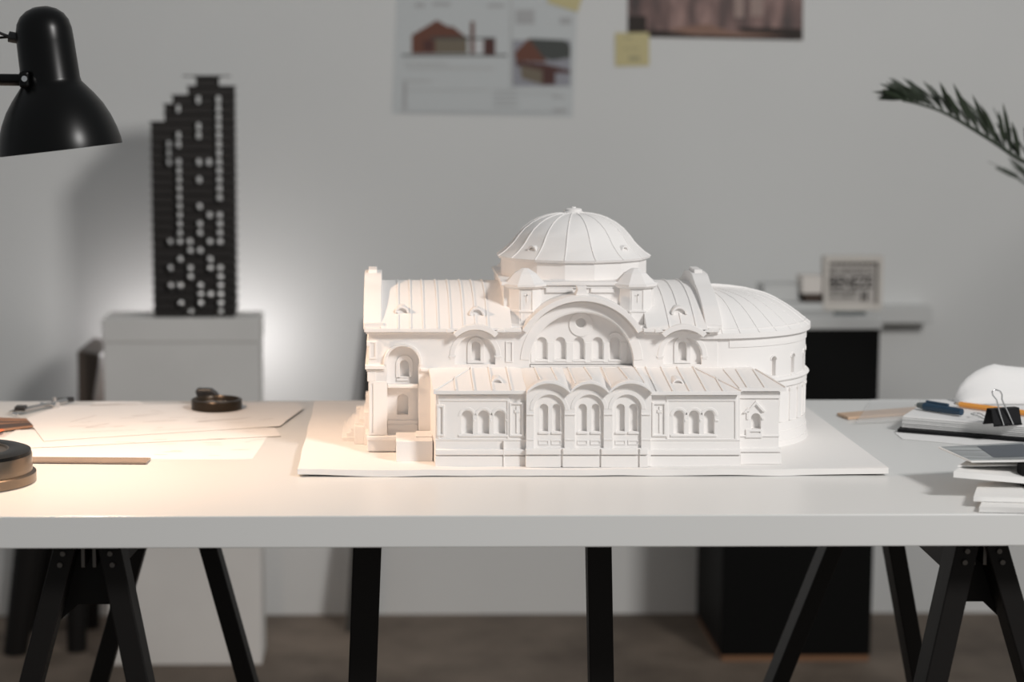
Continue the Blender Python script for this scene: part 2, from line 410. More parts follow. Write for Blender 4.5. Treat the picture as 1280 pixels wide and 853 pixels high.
def dormer(roof, px, py, r):
    lo, hi = YM, YC
    for _ in range(30):
        m_ = (lo+hi)/2
        if Z(py, m_) > roofz(m_): lo = m_
        else: hi = m_
    lo_y = lo-.003
    d = panel('eyebrow_dormer', [c2(ringloop(px, py, r-2.6, r, 0, 180, 14), lo)], lo_y, .03, pl, roof, .0003)
    panel('dormer_face', [c2(arc(px, py, r-2, 0, 180, 12), lo)], lo_y+.004, .02, pl, d, 0)
dormer(rl_, 502.5, 391, 8.5); dormer(rl_, 596, 394, 9.5); dormer(rr_, 849, 393, 10)
# parapet arches: west end and between nave and apse
def parapet(x0, x1, pyt, zfoot, yf):
    bm = NB(); zt = Z(pyt, YC); n = 40; pr = []
    for i in range(n+1):
        t = -1+2*i/n; y = YC+(YC-yf)*t; pr.append((y, max(roofz(y), ze)+.0065*(1-abs(t)**6)+max(0, zt-zr-.0065)*max(0, min(1, (.42-abs(t))/.2))**1.5))
    pr += [(YC+(YC-yf), ze-.002), (yf, ze-.002)]
    hexa(bm, [(x0, y, z) for y, z in pr], [(x1, y, z) for y, z in pr]); o = obj('parapet', bm, pl, ch, smooth=25, bevel=.0006)
    xm = (x0+x1)/2; w_ = (x1-x0)
    bm = NB(); box(bm, xm-w_*.28, xm+w_*.22, YC-.022, YC+.022, zt-.001, zt+.0035); obj('parapet_crest', bm, pl, o, bevel=.0006)
    return o
zf = Z(400, YM)
parapet(X(456.5, YC), X(477.5, YC), 338.5, zf, YM-.004)
parapet(.3665, .3862, 339, zf, YM-.006)
CP('parapet_foot', [[(455.8, 403), (479, 403), (481, 409.5), (454.8, 409.5)]], YM, .03, YM-.008, .0006)

# --- apse
def apse_cyl(r, z0, z1, a0=0, a1=180, n=72):
    bm = NB(); lathe(bm, [(r, z0), (r, z1), (0, z1), (0, z0)], XC, YC, n, R(a0), R(a1)); bmesh.ops.remove_doubles(bm, verts=bm.verts, dist=1e-6); bmesh.ops.holes_fill(bm, edges=[e for e in bm.edges if e.is_boundary]); return bm
zaE = Z(411.5, YM)
# apse wall: full drum cut by arched window recesses
bm = NB(); lathe(bm, [(0, ZB), (RA, ZB), (RA, zaE), (0, zaE)], XC, YC, 90, 0, PI); bmesh.ops.remove_doubles(bm, verts=bm.verts, dist=1e-6); bmesh.ops.holes_fill(bm, edges=[e for e in bm.edges if e.is_boundary]); base = obj('apse_wall', bm, pl, None, smooth=20)
bm = NB(); AW = [34.5, 51, 67.5, 84, 100.5, 117]
def apt(a, r, z): return Vector((XC+r*math.sin(R(a)), YC-r*math.cos(R(a)), z))
zw0 = Z(469, .335); zw1 = Z(444.5, .335); ww = .0039
def cutter(bm, a, z0, z1, hw, r0, r1):
    tz = Vector((math.cos(R(a)), math.sin(R(a)), 0)); prof = [(-hw, z0), (hw, z0)]+[(hw*math.cos(PI*i/10), z1-hw+hw*math.sin(PI*i/10)) for i in range(11)]
    lo = [apt(a, r0, 0)+tz*u+Vector((0, 0, z)) for u, z in prof]; hi = [apt(a, r1, 0)+tz*u+Vector((0, 0, z)) for u, z in prof]
    hexa(bm, lo, hi)
for a in AW: cutter(bm, a, zw0, zw1, ww, RA-.006, RA+.02)
cut = obj('cutter', bm, pl)
bo = base.modifiers.new('b', 'BOOLEAN'); bo.object = cut; bo.operation = 'DIFFERENCE'; bo.solver = 'EXACT'
bpy.context.view_layer.update(); dg = bpy.context.evaluated_depsgraph_get()
me = bpy.data.meshes.new_from_object(base.evaluated_get(dg)); me.name = 'apse_wall'
bpy.data.objects.remove(base); bpy.data.objects.remove(cut)
mesh_obj('apse_wall', me, pl, ch, smooth=25)
def band(name, r0, r1, z0, z1, a0=0, a1=180, rnd=False):
    bm = NB()
    if rnd:
        c = ((r0+r1)/2, (z0+z1)/2); prof = [(c[0]+(r1-r0)/2*math.cos(2*PI*i/12), c[1]+(z1-z0)/2*math.sin(2*PI*i/12)) for i in range(12)]
    else: prof = [(r0, z0), (r1, z0), (r1, z1), (r0, z1)]
    lathe(bm, prof, XC, YC, 90, R(a0), R(a1), closed=True); return obj(name, bm, pl, ch, smooth=35)
zA = lambda py: Z(py, .34)
for a in AW[:5]:                          # window surrounds and sills
    tz = Vector((math.cos(R(a)), math.sin(R(a)), 0)); nrm = apt(a, 1, 0)-apt(a, 0, 0)
    bm = NB(); n = 12; lo_ = []; hi_ = []
    prof_o = [(.0058*math.cos(PI*i/n), zw1-ww+.0058*math.sin(PI*i/n)) for i in range(n+1)]; prof_i = [(.0040*math.cos(PI*i/n), zw1-ww+.0040*math.sin(PI*i/n)) for i in range(n, -1, -1)]
    pr = prof_o+prof_i
    hexa(bm, [apt(a, RA-.002, z)+tz*u for u, z in pr], [apt(a, RA+.0012, z)+tz*u for u, z in pr]); obj('window_surround', bm, pl, ch)
    bm = NB(); bar(bm, apt(a, RA, zw0-.002)-tz*.006, apt(a, RA, zw0-.002)+tz*.006, .0022, .004, side=(0, 0, 1)); obj('sill', bm, pl, ch, bevel=.0003)
band('frieze', RA-.002, RA+.0010, zA(430), zaE-.002, 8, 180)
band('ledge', RA-.004, RA+.0052, zA(476.5), zA(470.5), 10, 180, True)
band('string_course', RA-.002, RA+.0024, zA(483), zA(476.5), 10, 180)
band('string_course', RA-.002, RA+.0018, zA(540), zA(527.5), 20, 180)
band('base_course', RA-.002, RA+.0034, zA(551), zA(538.5), 20, 180)
band('base_course', RA-.002, RA+.0050, ZB-.001, zA(550), 20, 180)
for a in range(40, 140, 9):
    bm = NB(); tz = Vector((math.cos(R(a)), math.sin(R(a)), 0))
    bar(bm, apt(a, RA, zA(527)), apt(a, RA, zA(489)), .005, .0035, side=tz); obj('pilaster', bm, pl, ch, bevel=.0003)
    bm = NB(); bar(bm, apt(a, RA, zA(489)), apt(a, RA, zA(485.5)), .008, .005, side=tz); obj('capital', bm, pl, ch, bevel=.0003)
# apse half dome
RE = RA+.0055
zc = Z(357.5, YC); zs = Z(405, YC)
aprof = [(0, 1.0), (.26, .985), (.40, .945), (.49, .90), (.60, .82), (.70, .70), (.80, .53), (.88, .36), (.95, .20), (1.0, .085)]
def ap(rf):
    for (r0, h0), (r1, h1) in zip(aprof, aprof[1:]):
        if rf <= r1: return h0+(h1-h0)*(rf-r0)/(r1-r0)
    return aprof[-1][1]
aroof = [(RE*r, zs+(zc-zs)*h) for r, h in aprof]+[(RE*1.0, zs-.0018), (RE*.95, zs-.0022), (0, zs-.0022)]
bm = NB(); lathe(bm, aroof, XC, YC, 96); ar = obj('apse_roof', bm, pl, ch, smooth=30)
for a in (4, 13, 23.5, 34, 45, 57, 69, 82, 96, 110, 125, 140, 155, 170):
    r_start = .10
    bm = NB(); tube(bm, [apt(a, RE*r, zs+(zc-zs)*ap(r)+.0001) for r in [r_start+(1-r_start)*i/16 for i in range(17)]], .0008, 6); obj('roof_batten', bm, pl, ar, smooth=40)

# --- crossing block, turrets, drum and dome
bxl = X(629, YM+.03); bxr = X(816, YM+.03); yb0 = YM+.0295; yb1 = 2*YC-yb0+.005
zt_ = Z(356, yb0)
bm = NB(); box(bm, bxl, bxr, yb0, yb1, Z(412, yb0), zt_); obj('crossing_block', bm, pl, ch, bevel=.0005)
bm = NB(); box(bm, bxl-.003, bxr+.003, yb0-.006, yb1+.004, zt_-.0005, zt_+.0035); box(bm, bxl+.02, bxr-.02, yb0-.003, yb0+.01, zt_-.004, zt_); obj('block_cornice', bm, pl, ch, bevel=.0006)
for a, b_ in ((682, 716), (738, 768)):
    CP('block_moulding', [rect(a, b_, 360, 366)], yb0, .01, yb0-.003, .001)
DX = X(716.3, YC, 320)
def octo(bm, cx, cy, prof, rot=0):
    lathe(bm, [(r/math.cos(PI/8), z) for r, z in prof], cx, cy, 8, PI/8+rot, PI/8+rot+2*PI)
def turret(cx, cy, front):
    zz = lambda py: Z(py, yb0+.01)
    bm = NB(); octo(bm, cx, cy, [(0, zz(412)), (.0186, zz(412)), (.0186, zz(358)), (0, zz(358))]); t = obj('turret', bm, pl, ch, bevel=.0003)
    bm = NB(); octo(bm, cx, cy, [(0, zz(358.6)), (.0215, zz(358.6)), (.0248, zz(356)), (.0248, zz(353.5)), (.0225, zz(352)), (.013, zz(341)), (.004, zz(335)), (0, zz(334.5))]); obj('turret_roof', bm, pl, t)
    bm = NB(); octo(bm, cx, cy, [(.017, zz(388)), (.0200, zz(387.5)), (.0200, zz(385.5)), (.017, zz(385))]); obj('turret_ledge', bm, pl, t)
    if front:
        y_ = cy-.0186
        bm = NB(); x_ = cx-.001
        for k in (-1, 0, 1):
            pass
        box(bm, cx-.0062, cx-.0052, y_-.0009, y_+.001, zz(398), zz(361)); box(bm, cx+.0072, cx+.0082, y_-.0009, y_+.001, zz(386), zz(361)); obj('turret_pilaster', bm, pl, t)
        bm = NB(); box(bm, cx+.0006, cx+.0018, y_-.0009, y_+.001, zz(375), zz(366)); box(bm, cx-.0018, cx+.0018, y_-.0009, y_+.001, zz(367.3), zz(366)); obj('turret_relief', bm, pl, t)
tcy = yb0+.004
turret(X(656, tcy, 370), tcy, True); turret(X(793.5, tcy, 370), tcy, True)
turret(X(656, tcy, 370), 2*YC-tcy+.004, False); turret(X(793.5, tcy, 370), 2*YC-tcy+.004, False)
RD = M(90.5, YC); RE2 = M(95.5, YC)
zd = lambda py: Z(py, YC)
n16 = 16; o16 = PI/16
def poly16(bm, prof): lathe(bm, [(r/math.cos(PI/16)*.992, z) for r, z in prof], DX, YC, 16, o16, o16+2*PI)
bm = NB(); poly16(bm, [(0, zd(360)), (RD, zd(360)), (RD, zd(319)), (0, zd(319))]); obj('drum', bm, pl, ch, bevel=.0003)
dprof = [(97, 318.5), (94, 316.5), (88, 312.5), (81, 306), (76, 301), (71, 294), (62.5, 284.5), (53, 277.5), (44, 272.8), (34, 269.3), (24, 267.2), (10, 266)]
dome_pts = [(M(r, YC)*.985, zd(y)) for r, y in dprof]
bm = NB(); poly16(bm, [(0, zd(322)), (M(91, YC), zd(322)), (M(94.5, YC), zd(321))]+dome_pts+[(0, zd(265.8))]); dome = obj('dome', bm, pl, ch, smooth=14)
for k in range(16):
    t = o16+2*PI*k/16
    pts = [Vector((DX+r/math.cos(PI/16)*.994*math.sin(t), YC-r/math.cos(PI/16)*.994*math.cos(t), z)) for r, z in dome_pts]
    bm = NB(); tube(bm, pts, .00085, 6); obj('rib', bm, pl, dome, smooth=40)
bm = NB(); lathe(bm, [(0, zd(267)), (M(13, YC), zd(267)), (M(13, YC), zd(265)), (M(10.5, YC), zd(264)), (M(10.5, YC), zd(261.5)), (M(8.5, YC), zd(260.5)), (M(3, YC), zd(260)), (M(3, YC), zd(258.6)), (0, zd(258.4))], DX, YC, 20); obj('finial', bm, pl, dome, smooth=30)
# small half round dormers on the dome
for ang in (-43, 45, 135, 225):
    rr0 = M(84, YC); zz = zd(309.5); t = R(ang)
    bm = NB(); tz = Vector((math.cos(t), math.sin(t), 0)); nn = Vector((math.sin(t), -math.cos(t), 0)); c0 = Vector((DX, YC, zz))+nn*(rr0-.001)
    pr = [(.0068*math.cos(PI*i/10), .0068*math.sin(PI*i/10)) for i in range(11)]+[(.0046*math.cos(PI*i/10), .0046*math.sin(PI*i/10)) for i in range(10, -1, -1)]
    hexa(bm, [c0+tz*u+Vector((0, 0, v)) for u, v in pr], [c0-nn*.02+tz*u+Vector((0, 0, v)) for u, v in pr])
    dd = obj('dome_dormer', bm, pl, dome)
    pr = [(.005*math.cos(PI*i/10), .005*math.sin(PI*i/10)) for i in range(11)]; c1 = c0-nn*.004
    bm = NB(); hexa(bm, [c1+tz*u+Vector((0, 0, v)) for u, v in pr], [c1-nn*.016+tz*u+Vector((0, 0, v)) for u, v in pr]); obj('dormer_face', bm, pl, dd)

# --- front aisle (low annex)
axl = X(544.5, YA); axr = X(974, YA)
bm = NB(); box(bm, axl, X(925, YA), YA+.0145, YM+.001, ZB-.001, Z(491, YA)); obj('aisle_core', bm, pl, ch)
def AP(name, loops, Y=YA, thick=.0145, y0=None, bevel=.0003): return panel(name, [c2(l, Y) for l in loops], Y if y0 is None else y0, thick, pl, ch, bevel)
tri = [(577, 591), (597.5, 611.5), (617.5, 631.5)]; tri2 = [(842, 855), (861, 874), (880, 893)]
AP('aisle_wall', [rect(544.5, 658, 492, 583.5)]+[archloop(a, b_, 513.5, 543) for a, b_ in tri])
for a, b_ in tri: window(a, b_, 513.5, 543, YA, YA+.0085, False)
AP('aisle_wall', [rect(812, 925, 492, 583)]+[archloop(a, b_, 513.5, 543) for a, b_ in tri2])
for a, b_ in tri2: window(a, b_, 513.5, 543, YA, YA+.0085, False)
for grp, fx0, fx1 in ((tri, 549, 633), (tri2, 837, 911)):
    for k, (a, b_) in enumerate(grp):
        c = (a+b_)/2; AP('window_arch', [ringloop(c, 513.5+(b_-a)/2, (b_-a)/2+1.2, (b_-a)/2+4.4, 8 if k < 2 else 0, 172 if k else 180, 16)], YA, .003, YA-.0006)
        AP('impost', [rect(b_+.5, b_+(3 if k < 2 else 5), 524.5, 526.8)], YA, .003, YA-.0012)
    AP('sill', [rect(grp[0][0]-4, grp[-1][1]+3, 543.5, 546)], YA, .003, YA-.0015)
AP('wall_frame', [rect(547, 636.5, 495, 549.5), rect(549.5, 634, 501.5, 548.5)], YA, .002, YA-.0013)
AP('wall_frame', [rect(833, 921, 495, 549.5), rect(835, 918.5, 501.5, 548.5)], YA, .002, YA-.0013)
AP('corner_pilaster', [rect(546, 555.5, 506, 545), rect(548.5, 553, 509, 542.5)], YA, .0026, YA-.0024)
for a, b_ in ((636.5, 655), (815, 833)):
    AP('pilaster', [rect(a, b_, 503, 545.5), rect(a+2.5, b_-3, 505.5, 543)], YA, .003, YA-.0022)
    c = a+9.5
    AP('cross_relief', [[(c-.8, 541), (c+.8, 541), (c+.8, 516), (c+3, 516), (c+3, 512.5), (c+.8, 512.5), (c+.8, 508), (c-.8, 508), (c-.8, 512.5), (c-3, 512.5), (c-3, 516), (c-.8, 516)]], YA, .002, YA-.0014)
for a, b_ in ((544, 658), (812, 925)):
    AP('plinth_moulding', [rect(a, b_, 561.5, 568.5)], YA, .012, YA-.0042, .001)
    AP('string_course', [rect(a, b_, 549, 551)], YA, .004, YA-.0010)
    AP('plinth', [rect(a, b_, 570.2, 583.5)], YA, .01, YA-.003, .0003)
AP('plinth_joint', [rect(629, 630.2, 551, 583)], YA, .004, YA-.0046)
# left flank of the aisle
bm = NB()
lo = [(axl, YA+.001, ZB), (X(538, YM), YM+.001, ZB), (axl+.02, YM+.001, ZB), (axl+.02, YA+.003, ZB)]; zt2 = Z(491, YA)
hexa(bm, lo, [(a, b_, zt2+ (.012 if b_ > .25 else 0)) for a, b_, _ in lo]); obj('aisle_flank', bm, pl, ch)

# centre bay with three vaults
def P2(l): return c2(l, YA2)
cen = [(685.5, 27.5, 13), (736.5, 25, 13), (787.5, 27.5, 13)]
def scallop(x0, x1, yt, yf, n=16):
    h = (x1-x0)/2; s = yf-yt; rr = (h*h+s*s)/(2*s); c = (x0+x1)/2; a = math.degrees(math.asin(h/rr))
    return arc(c, yt+rr, rr, 90-a, 90+a, n)
sc = [(658, 712, 474.5, 487.5), (712, 760, 475, 487.5), (760, 814.5, 474.5, 488)]
top = []
for s_ in reversed(sc): top += scallop(s_[0], s_[1], s_[2]+3, s_[3]+1)
inner = [(667.5, 705.5, 494), (719, 754.5, 494), (766, 801.5, 494)]
wp = [[(675, 685.5), (691, 701)], [(723.5, 734), (740, 750)], [(771, 781.5), (787, 797.5)]]
holes = [arc((a+b_)/2, t+(b_-a)/2, (b_-a)/2, 0, 180, 20)+[(a, 560.5), (b_, 560.5)] for a, b_, t in inner]
panel('aisle_centre_wall', [P2([(657.5, 583.5), (813.5, 583.5)]+top)]+[P2(h) for h in holes], YA2, .0075, pl, ch)
back = [rect(658, 813, 488, 562)]+[archloop(a, b_, 506, 540.5) for g in wp for a, b_ in g]
panel('aisle_bay_wall', [P2(l) for l in back], YA2+.0042, .008, pl, ch)
for g in wp:
    for a, b_ in g:
        wo = panel('window', [P2(archloop(a-1, b_+1, 505, 541.5))], YA2+.0108, .004, pl, ch, 0)
        panel('sill', [P2(rect(a-1.5, b_+1.5, 540.8, 543.2))], YA2+.0022, .004, pl, wo)
        panel('apron_relief', [P2(rect(a-1.5, b_+1, 551, 557)), P2(rect(a-.3, b_-.2, 552.2, 555.8))], YA2+.0032, .002, pl, ch, .0001)
for (a, b_, t), s_ in zip(inner, sc):
    c = (a+b_)/2; r = (b_-a)/2
    panel('archivolt', [P2(ringloop(c, t+r, r+.6, r+5.6, 0, 180, 24))], YA2-.0006, .003, pl, ch)
for a, b_ in ((658, 667.5), (705.5, 719), (754.5, 766), (801.5, 813)):
    panel('impost', [P2(rect(a, b_, 517.2, 519))], YA2-.0016, .003, pl, ch, .0002)
    panel('string_course', [P2(rect(a, b_, 549, 550.6))], YA2-.001, .003, pl, ch, .0002)
for a, b_ in ((657, 700.5), (703, 749), (751, 797), (799, 809.5)):
    panel('plinth_moulding', [P2(rect(a, b_, 561, 568))], YA2-.0045, .01, pl, ch, .001)
    panel('plinth', [P2(rect(a, b_, 570, 583.7))], YA2-.0035, .01, pl, ch, .0003)
bm = NB(); box(bm, X(657.5, YA2), X(813.5, YA2), YA2+.0148, YM, ZB, Z(490, YA2)); obj('aisle_centre_core', bm, pl, ch)
roofs = []
for s_ in sc:
    lp = P2(scallop(*s_, 18)); x_a, x_b = lp[-1][0], lp[0][0]; zb_ = Z(491, YA2)
    lp = lp+[(x_a, lp[-1][1]-.0035)]+[(a, b_-.0035) for a, b_ in lp[::-1]][1:-1]+[(x_b, lp[0][1]-.0035)]
    ro = panel('vault_roof', [lp], YA2-.0095, .0175, pl, ch, .0005)
    lp2 = P2(scallop(*s_, 18)); zf_ = Z(459.7, YM); ya_ = YA2+.0076
    bm = NB(); lo_ = [(a, ya_, b_) for a, b_ in lp2]+[(x_a, ya_, zb_-.004), (x_b, ya_, zb_-.004)]; ks = [0, .35, 1]
    secs = []
    for q in ks:
        g_ = q**.8; secs.append([bm.verts.new((a, ya_+(YM+.001-ya_)*q, (c if i >= len(lp2) else c+(zf_-c)*g_))) for i, (a, _, c) in enumerate(lo_)])
    for sa, sb in zip(secs, secs[1:]):
        for i in range(len(sa)): bm.faces.new((sa[i], sa[(i+1) % len(sa)], sb[(i+1) % len(sa)], sb[i]))
    bm.faces.new(secs[0]); bm.faces.new(secs[-1][::-1]); obj('vault_roof_body', bm, pl, ro, smooth=30)
    roofs.append(ro)
for k, px in enumerate((676, 698, 719.5, 741.5, 764, 786, 807)):
    s_ = next(q for q in sc if q[0] <= px <= q[1]); h = (s_[1]-s_[0])/2; sg = s_[3]-s_[2]; rr = (h*h+sg*sg)/(2*sg); cxx = (s_[0]+s_[1])/2
    ytop = s_[2]+rr-math.sqrt(rr*rr-(px-cxx)**2); q = P(px, ytop, YA2)
    bm = NB(); bar(bm, (q.x, YA2+.006, q.z+.0004), (q.x, YM, Z(459.7, YM)+.0004), .0014, .0018); obj('roof_batten', bm, pl, roofs[sc.index(s_)])
# shed roofs either side
zre = Z(459.5, YM)
def shed(name, xe0, xe1, xr0, xr1, pye, Ye, pyr=459.5, th=.0042):
    zE = Z(pye, Ye); zR = Z(pyr, YM)
    bm = NB(); top_ = [(xe0, Ye, zE), (xe1, Ye, zE), (xr1, YM+.002, zR), (xr0, YM+.002, zR)]
    hexa(bm, [(a, b_, c-th) for a, b_, c in top_], top_); return obj(name, bm, pl, ch, bevel=.0004), zE, zR
def sbat(roof, x, Ye, zE, zR, xr=None, t0=0, t1=1):
    xr = x if xr is None else xr
    p = Vector((x, Ye, zE+.0004)); q = Vector((xr, YM, zR+.0004)); bm = NB(); bar(bm, p.lerp(q, t0), p.lerp(q, t1), .0014, .0018, side=(1, 0, 0)); obj('roof_batten', bm, pl, roof)
YE = YA-.0085
s1, zE, zR = shed('aisle_roof', X(541.5, YE), X(659, YE), X(536, YM), X(672, YM), 488.5, YE)
sbat(s1, X(543, YE), YE, zE, zR, X(588, YM))
for px in (593, 616.5, 640): sbat(s1, X(px, YE), YE, zE, zR)
sbat(s1, X(570, YE), YE, zE, zR, t1=.55)
s2, zE2, zR2 = shed('aisle_roof', X(812, YE), X(927, YE), X(800, YM), X(905, YM), 490, YE)
for px in (822, 842, 863, 884): sbat(s2, X(px, YE), YE, zE2, zR2)
sbat(s2, X(905, YE), YE, zE2, zR2, t1=.6); sbat(s2, X(928, YE), YE, zE2, zR2, X(866, YM))
for s_, px, py in ((s1, 621.5, 480), (s2, 847, 481)):
    Yd = YE+.035; d = panel('eyebrow_dormer', [c2(ringloop(px, py, 5.5, 7.5, 0, 180, 12), Yd)], Yd-.004, .03, pl, s_, .0002)
    panel('dormer_face', [c2(arc(px, py, 6, 0, 180, 12), Yd)], Yd, .02, pl, d, 0)
# right pavilion
YP = .2185
bm = NB(); box(bm, X(922, YP), X(973.5, YP), YP+.0145, .36, ZB-.001, Z(488, YP)); obj('pavilion_core', bm, pl, ch)
panel('pavilion_wall', [c2(rect(922, 973.5, 488, 580), YP), c2(archloop(939, 951, 517, 536.5), YP)], YP, .0145, pl, ch)
window(939, 951, 517, 536.5, YP, YP+.009, True)
panel('window_gable', [c2([(933.5, 514), (944.5, 501), (956.5, 514), (953, 514.6), (944.5, 505.3), (936.5, 514.6)], YP)], YP-.003, .005, pl, ch)
panel('window_gable', [c2([(928.5, 516), (934.5, 509.5), (936, 512), (932.5, 516)], YP)], YP-.003, .005, pl, ch)
panel('window_surround', [c2([(933, 524.5), (936, 524.5), (936, 514), (933, 514)], YP)], YP-.0015, .003, pl, ch)
panel('window_surround', [c2(rect(952, 955, 522, 524.5), YP)], YP-.0015, .003, pl, ch, .0001)
panel('window_apron', [c2(rect(932, 952.5, 536.8, 547), YP), c2(rect(937, 950, 539.5, 541.5), YP)], YP-.002, .003, pl, ch, .0002)
panel('cornice_moulding', [c2(rect(921, 975, 490, 498), YP)], YP-.002, .005, pl, ch)
panel('string_course', [c2(rect(922, 974, 544, 546), YP)], YP-.0015, .003, pl, ch)
panel('plinth_moulding', [c2(rect(924, 975.5, 560, 565), YP)], YP-.004, .01, pl, ch, .0008)
panel('plinth', [c2(rect(925, 976, 566, 580), YP)], YP-.0032, .012, pl, ch, .0004)
Ye = YP-.008; zE3 = Z(485.5, Ye); zR3 = Z(460, YM)
top_ = [(X(925, Ye), Ye, zE3), (X(983.5, Ye), Ye, zE3), (X(983.5, Ye)+.0, .36, zE3), (X(938, YM), .335, zR3), (X(905, YM), .335, zR3)]
bm = NB(); a_ = [bm.verts.new(p) for p in top_]; pk = bm.verts.new((X(944, .29), .285, zR3-.0005)); lf = bm.verts.new((X(905, .285), .285, zR3-.0005))
b_l = [bm.verts.new((p[0], p[1], zE3-.004)) for p in top_]
bm.faces.new((a_[0], a_[1], pk, lf)); bm.faces.new((a_[1], a_[2], a_[3], pk)); bm.faces.new((lf, pk, a_[3], a_[4])); bm.faces.new((a_[0], lf, a_[4], b_l[4], b_l[0]))
bm.faces.new((b_l[0], b_l[1], a_[1], a_[0])); bm.faces.new((b_l[1], b_l[2], a_[2], a_[1])); bm.faces.new((b_l[2], b_l[3], a_[3], a_[2])); bm.faces.new((b_l[3], b_l[4], a_[4], a_[3])); bm.faces.new(b_l[::-1])
pr_ = obj('pavilion_roof', bm, pl, ch)
for p0, p1 in (((X(935, Ye), Ye), (X(926, .285), .285)), ((X(957, Ye), Ye), (X(941, .28), .28))):
    bm = NB(); bar(bm, (p0[0], p0[1], zE3+.0004), (p0[0], .285, zR3), .0014, .0018); obj('roof_batten', bm, pl, pr_)
bm = NB(); bar(bm, (X(983, Ye), Ye, zE3+.0004), (pk_ := (X(944, .29), .285, zR3)), .0014, .0018); obj('roof_batten', bm, pl, pr_)

# ------------------------------------------------------------------ desk lamp
LY = .22; u = M(1, LY)
shade_in = mat('shade_interior', (.75, .72, .66), .5)
bulb_m = mat('bulb_glass', (1, .9, .75), .3, emit=(1, .66, .38), es=12)
bronze = mat('lamp_base_metal', (.22, .175, .135), .3, metal=1)
lc = T(-42, 603, TZ)
lamp = thing('desk_lamp', 'black metal desk lamp lit over the left of the table', 'lamp', (lc.x, lc.y, TZ))
rb = .0755
lathe_obj('base', [(0, 0), (rb, 0), (rb+.001, .001), (rb+.001, .0105), (rb-.001, .012), (rb-.003, .0125), (rb-.003, .030), (rb-.005, .034), (rb-.012, .0365), (.046, .037), (.044, .035), (.030, .035), (.028, .038), (.012, .039), (0, .039)], (lc.x, lc.y, TZ+.0003), [bronze], lamp, 96)
lathe_obj('base_cover', [(rb-.0035, .0315), (rb-.0045, .0352), (rb-.011, .0374), (.050, .0378), (.047, .0368), (.047, .036), (rb-.006, .031)], (lc.x, lc.y, TZ+.0003), black_gloss, lamp, 96)
jt = P(30, 100, LY); elbow = P(-330, 96, LY+.02); 
tp = P(50.5, 8, LY); rimc = P(75.5, 187, LY); axd = (rimc-tp).normalized(); L = (rimc-tp).length/180
prof_px = [(0, 0), (9, .6), (19, 4.5), (27, 11), (32, 19.5), (34.5, 30), (35.2, 45), (36.3, 92), (37.5, 97.5), (42, 103), (50.5, 113.5), (60, 127.5), (67.5, 143), (73, 159), (76.3, 173), (77, 180.5)]
inner_p = [(75.8, 180.5), (75, 173), (71.8, 159.5), (66.2, 144), (58.8, 128.5), (49, 114.5), (40.5, 104.5), (36, 99), (34.5, 92), (33, 40), (31, 22), (20, 8), (0, 4)]
q_ = axd.to_track_quat('Z', 'Y').to_matrix().to_4x4()
def axl_lathe(name, pr, mt, par, n=72, org=tp, sm=30):
    bm = NB(); lathe(bm, [(r*u, t*L) for r, t in pr], 0, 0, n); bmesh.ops.remove_doubles(bm, verts=bm.verts, dist=1e-6)
    bm.transform(Matrix.Translation(org) @ q_); return obj(name, bm, mt, par, smooth=sm)
sh = axl_lathe('lamp_shade', prof_px, black_gloss, lamp)
axl_lathe('shade_lining', [prof_px[-1]]+inner_p, shade_in, sh)
# vent slots near the crown
for a in (-.28, 0, .28):
    bm = NB(); c = Vector((29*math.sin(a)*u, -7*u, (7+14*abs(a))*L)); 
    n_ = 8; tube(bm, [Vector((17*math.sin(a-.16)*u, -9*u, 1.9*L)), Vector((17*math.sin(a+.16)*u, -9*u, 1.9*L+.0002))], .0009, 6)
    bm.transform(Matrix.Translation(tp) @ q_); obj('vent_slot', bm, chrome, sh)
bulb_o = axl_lathe('bulb', [(0, 150), (10, 149), (19, 143), (24, 133), (25, 122), (21, 108), (14, 95), (12, 80), (12, 55), (0, 55)], bulb_m, lamp, 32)
bm = NB(); tube(bm, [elbow, jt+Vector((-.004, 0, 0))], .0060, 14, .0068); tube(bm, [elbow+Vector((0, .012, .02)), P(14, 46, LY)+Vector((0, .0, 0))], .0014, 8); 
obj('upper_arm', bm, black_gloss, lamp, smooth=40)
bm = NB(); tube(bm, [elbow+Vector((0, 0, .03)), elbow+Vector((0, 0, -.03))], .014, 16); obj('elbow', bm, black_gloss, lamp, smooth=40)
bm = NB(); tube(bm, [(lc.x, lc.y, TZ+.036), elbow+Vector((0, 0, -.01))], .0065, 12); obj('lower_arm', bm, black_gloss, lamp, smooth=40)
jy = LY-.034
bm = NB(); box(bm, P(23, 90, jy).x, P(36, 90, jy).x, jy+.0, jy+.02, P(30, 110, jy).z, P(30, 89, jy).z); obj('hinge', bm, black_gloss, lamp, bevel=.003)
bm = NB(); q = P(31, 98.5, jy); tube(bm, [q, q+Vector((0, -.003, 0))], .0032, 14); obj('hinge_screw', bm, chrome, lamp, smooth=40)
q = P(17, 47, LY); bm = NB(); tube(bm, [q+Vector((-.005, 0, .001)), q+Vector((.006, 0, -.001))], .0062, 14); obj('cord_grip', bm, black_plastic, lamp, smooth=40)
bm = NB(); pts = [P(12, 46, LY), P(4, 43, LY), P(-8, 38, LY), P(-40, 34, LY+.01), P(-120, 60, LY+.02), P(-330, 80, LY+.02)]; tube(bm, pts, .0016, 8); obj('cord', bm, black_plastic, lamp, smooth=60)
sp = bpy.data.lights.new('bulb_light', 'SPOT'); sp.energy = LAMP_POWER; sp.color = (1, .70, .49); sp.spot_size = R(150); sp.spot_blend = .35; sp.shadow_soft_size = .022
so = bpy.data.objects.new('bulb_light', sp); C.objects.link(so); so.location = tp+axd*(L*158); so.rotation_euler = axd.to_track_quat('-Z', 'Y').to_euler()

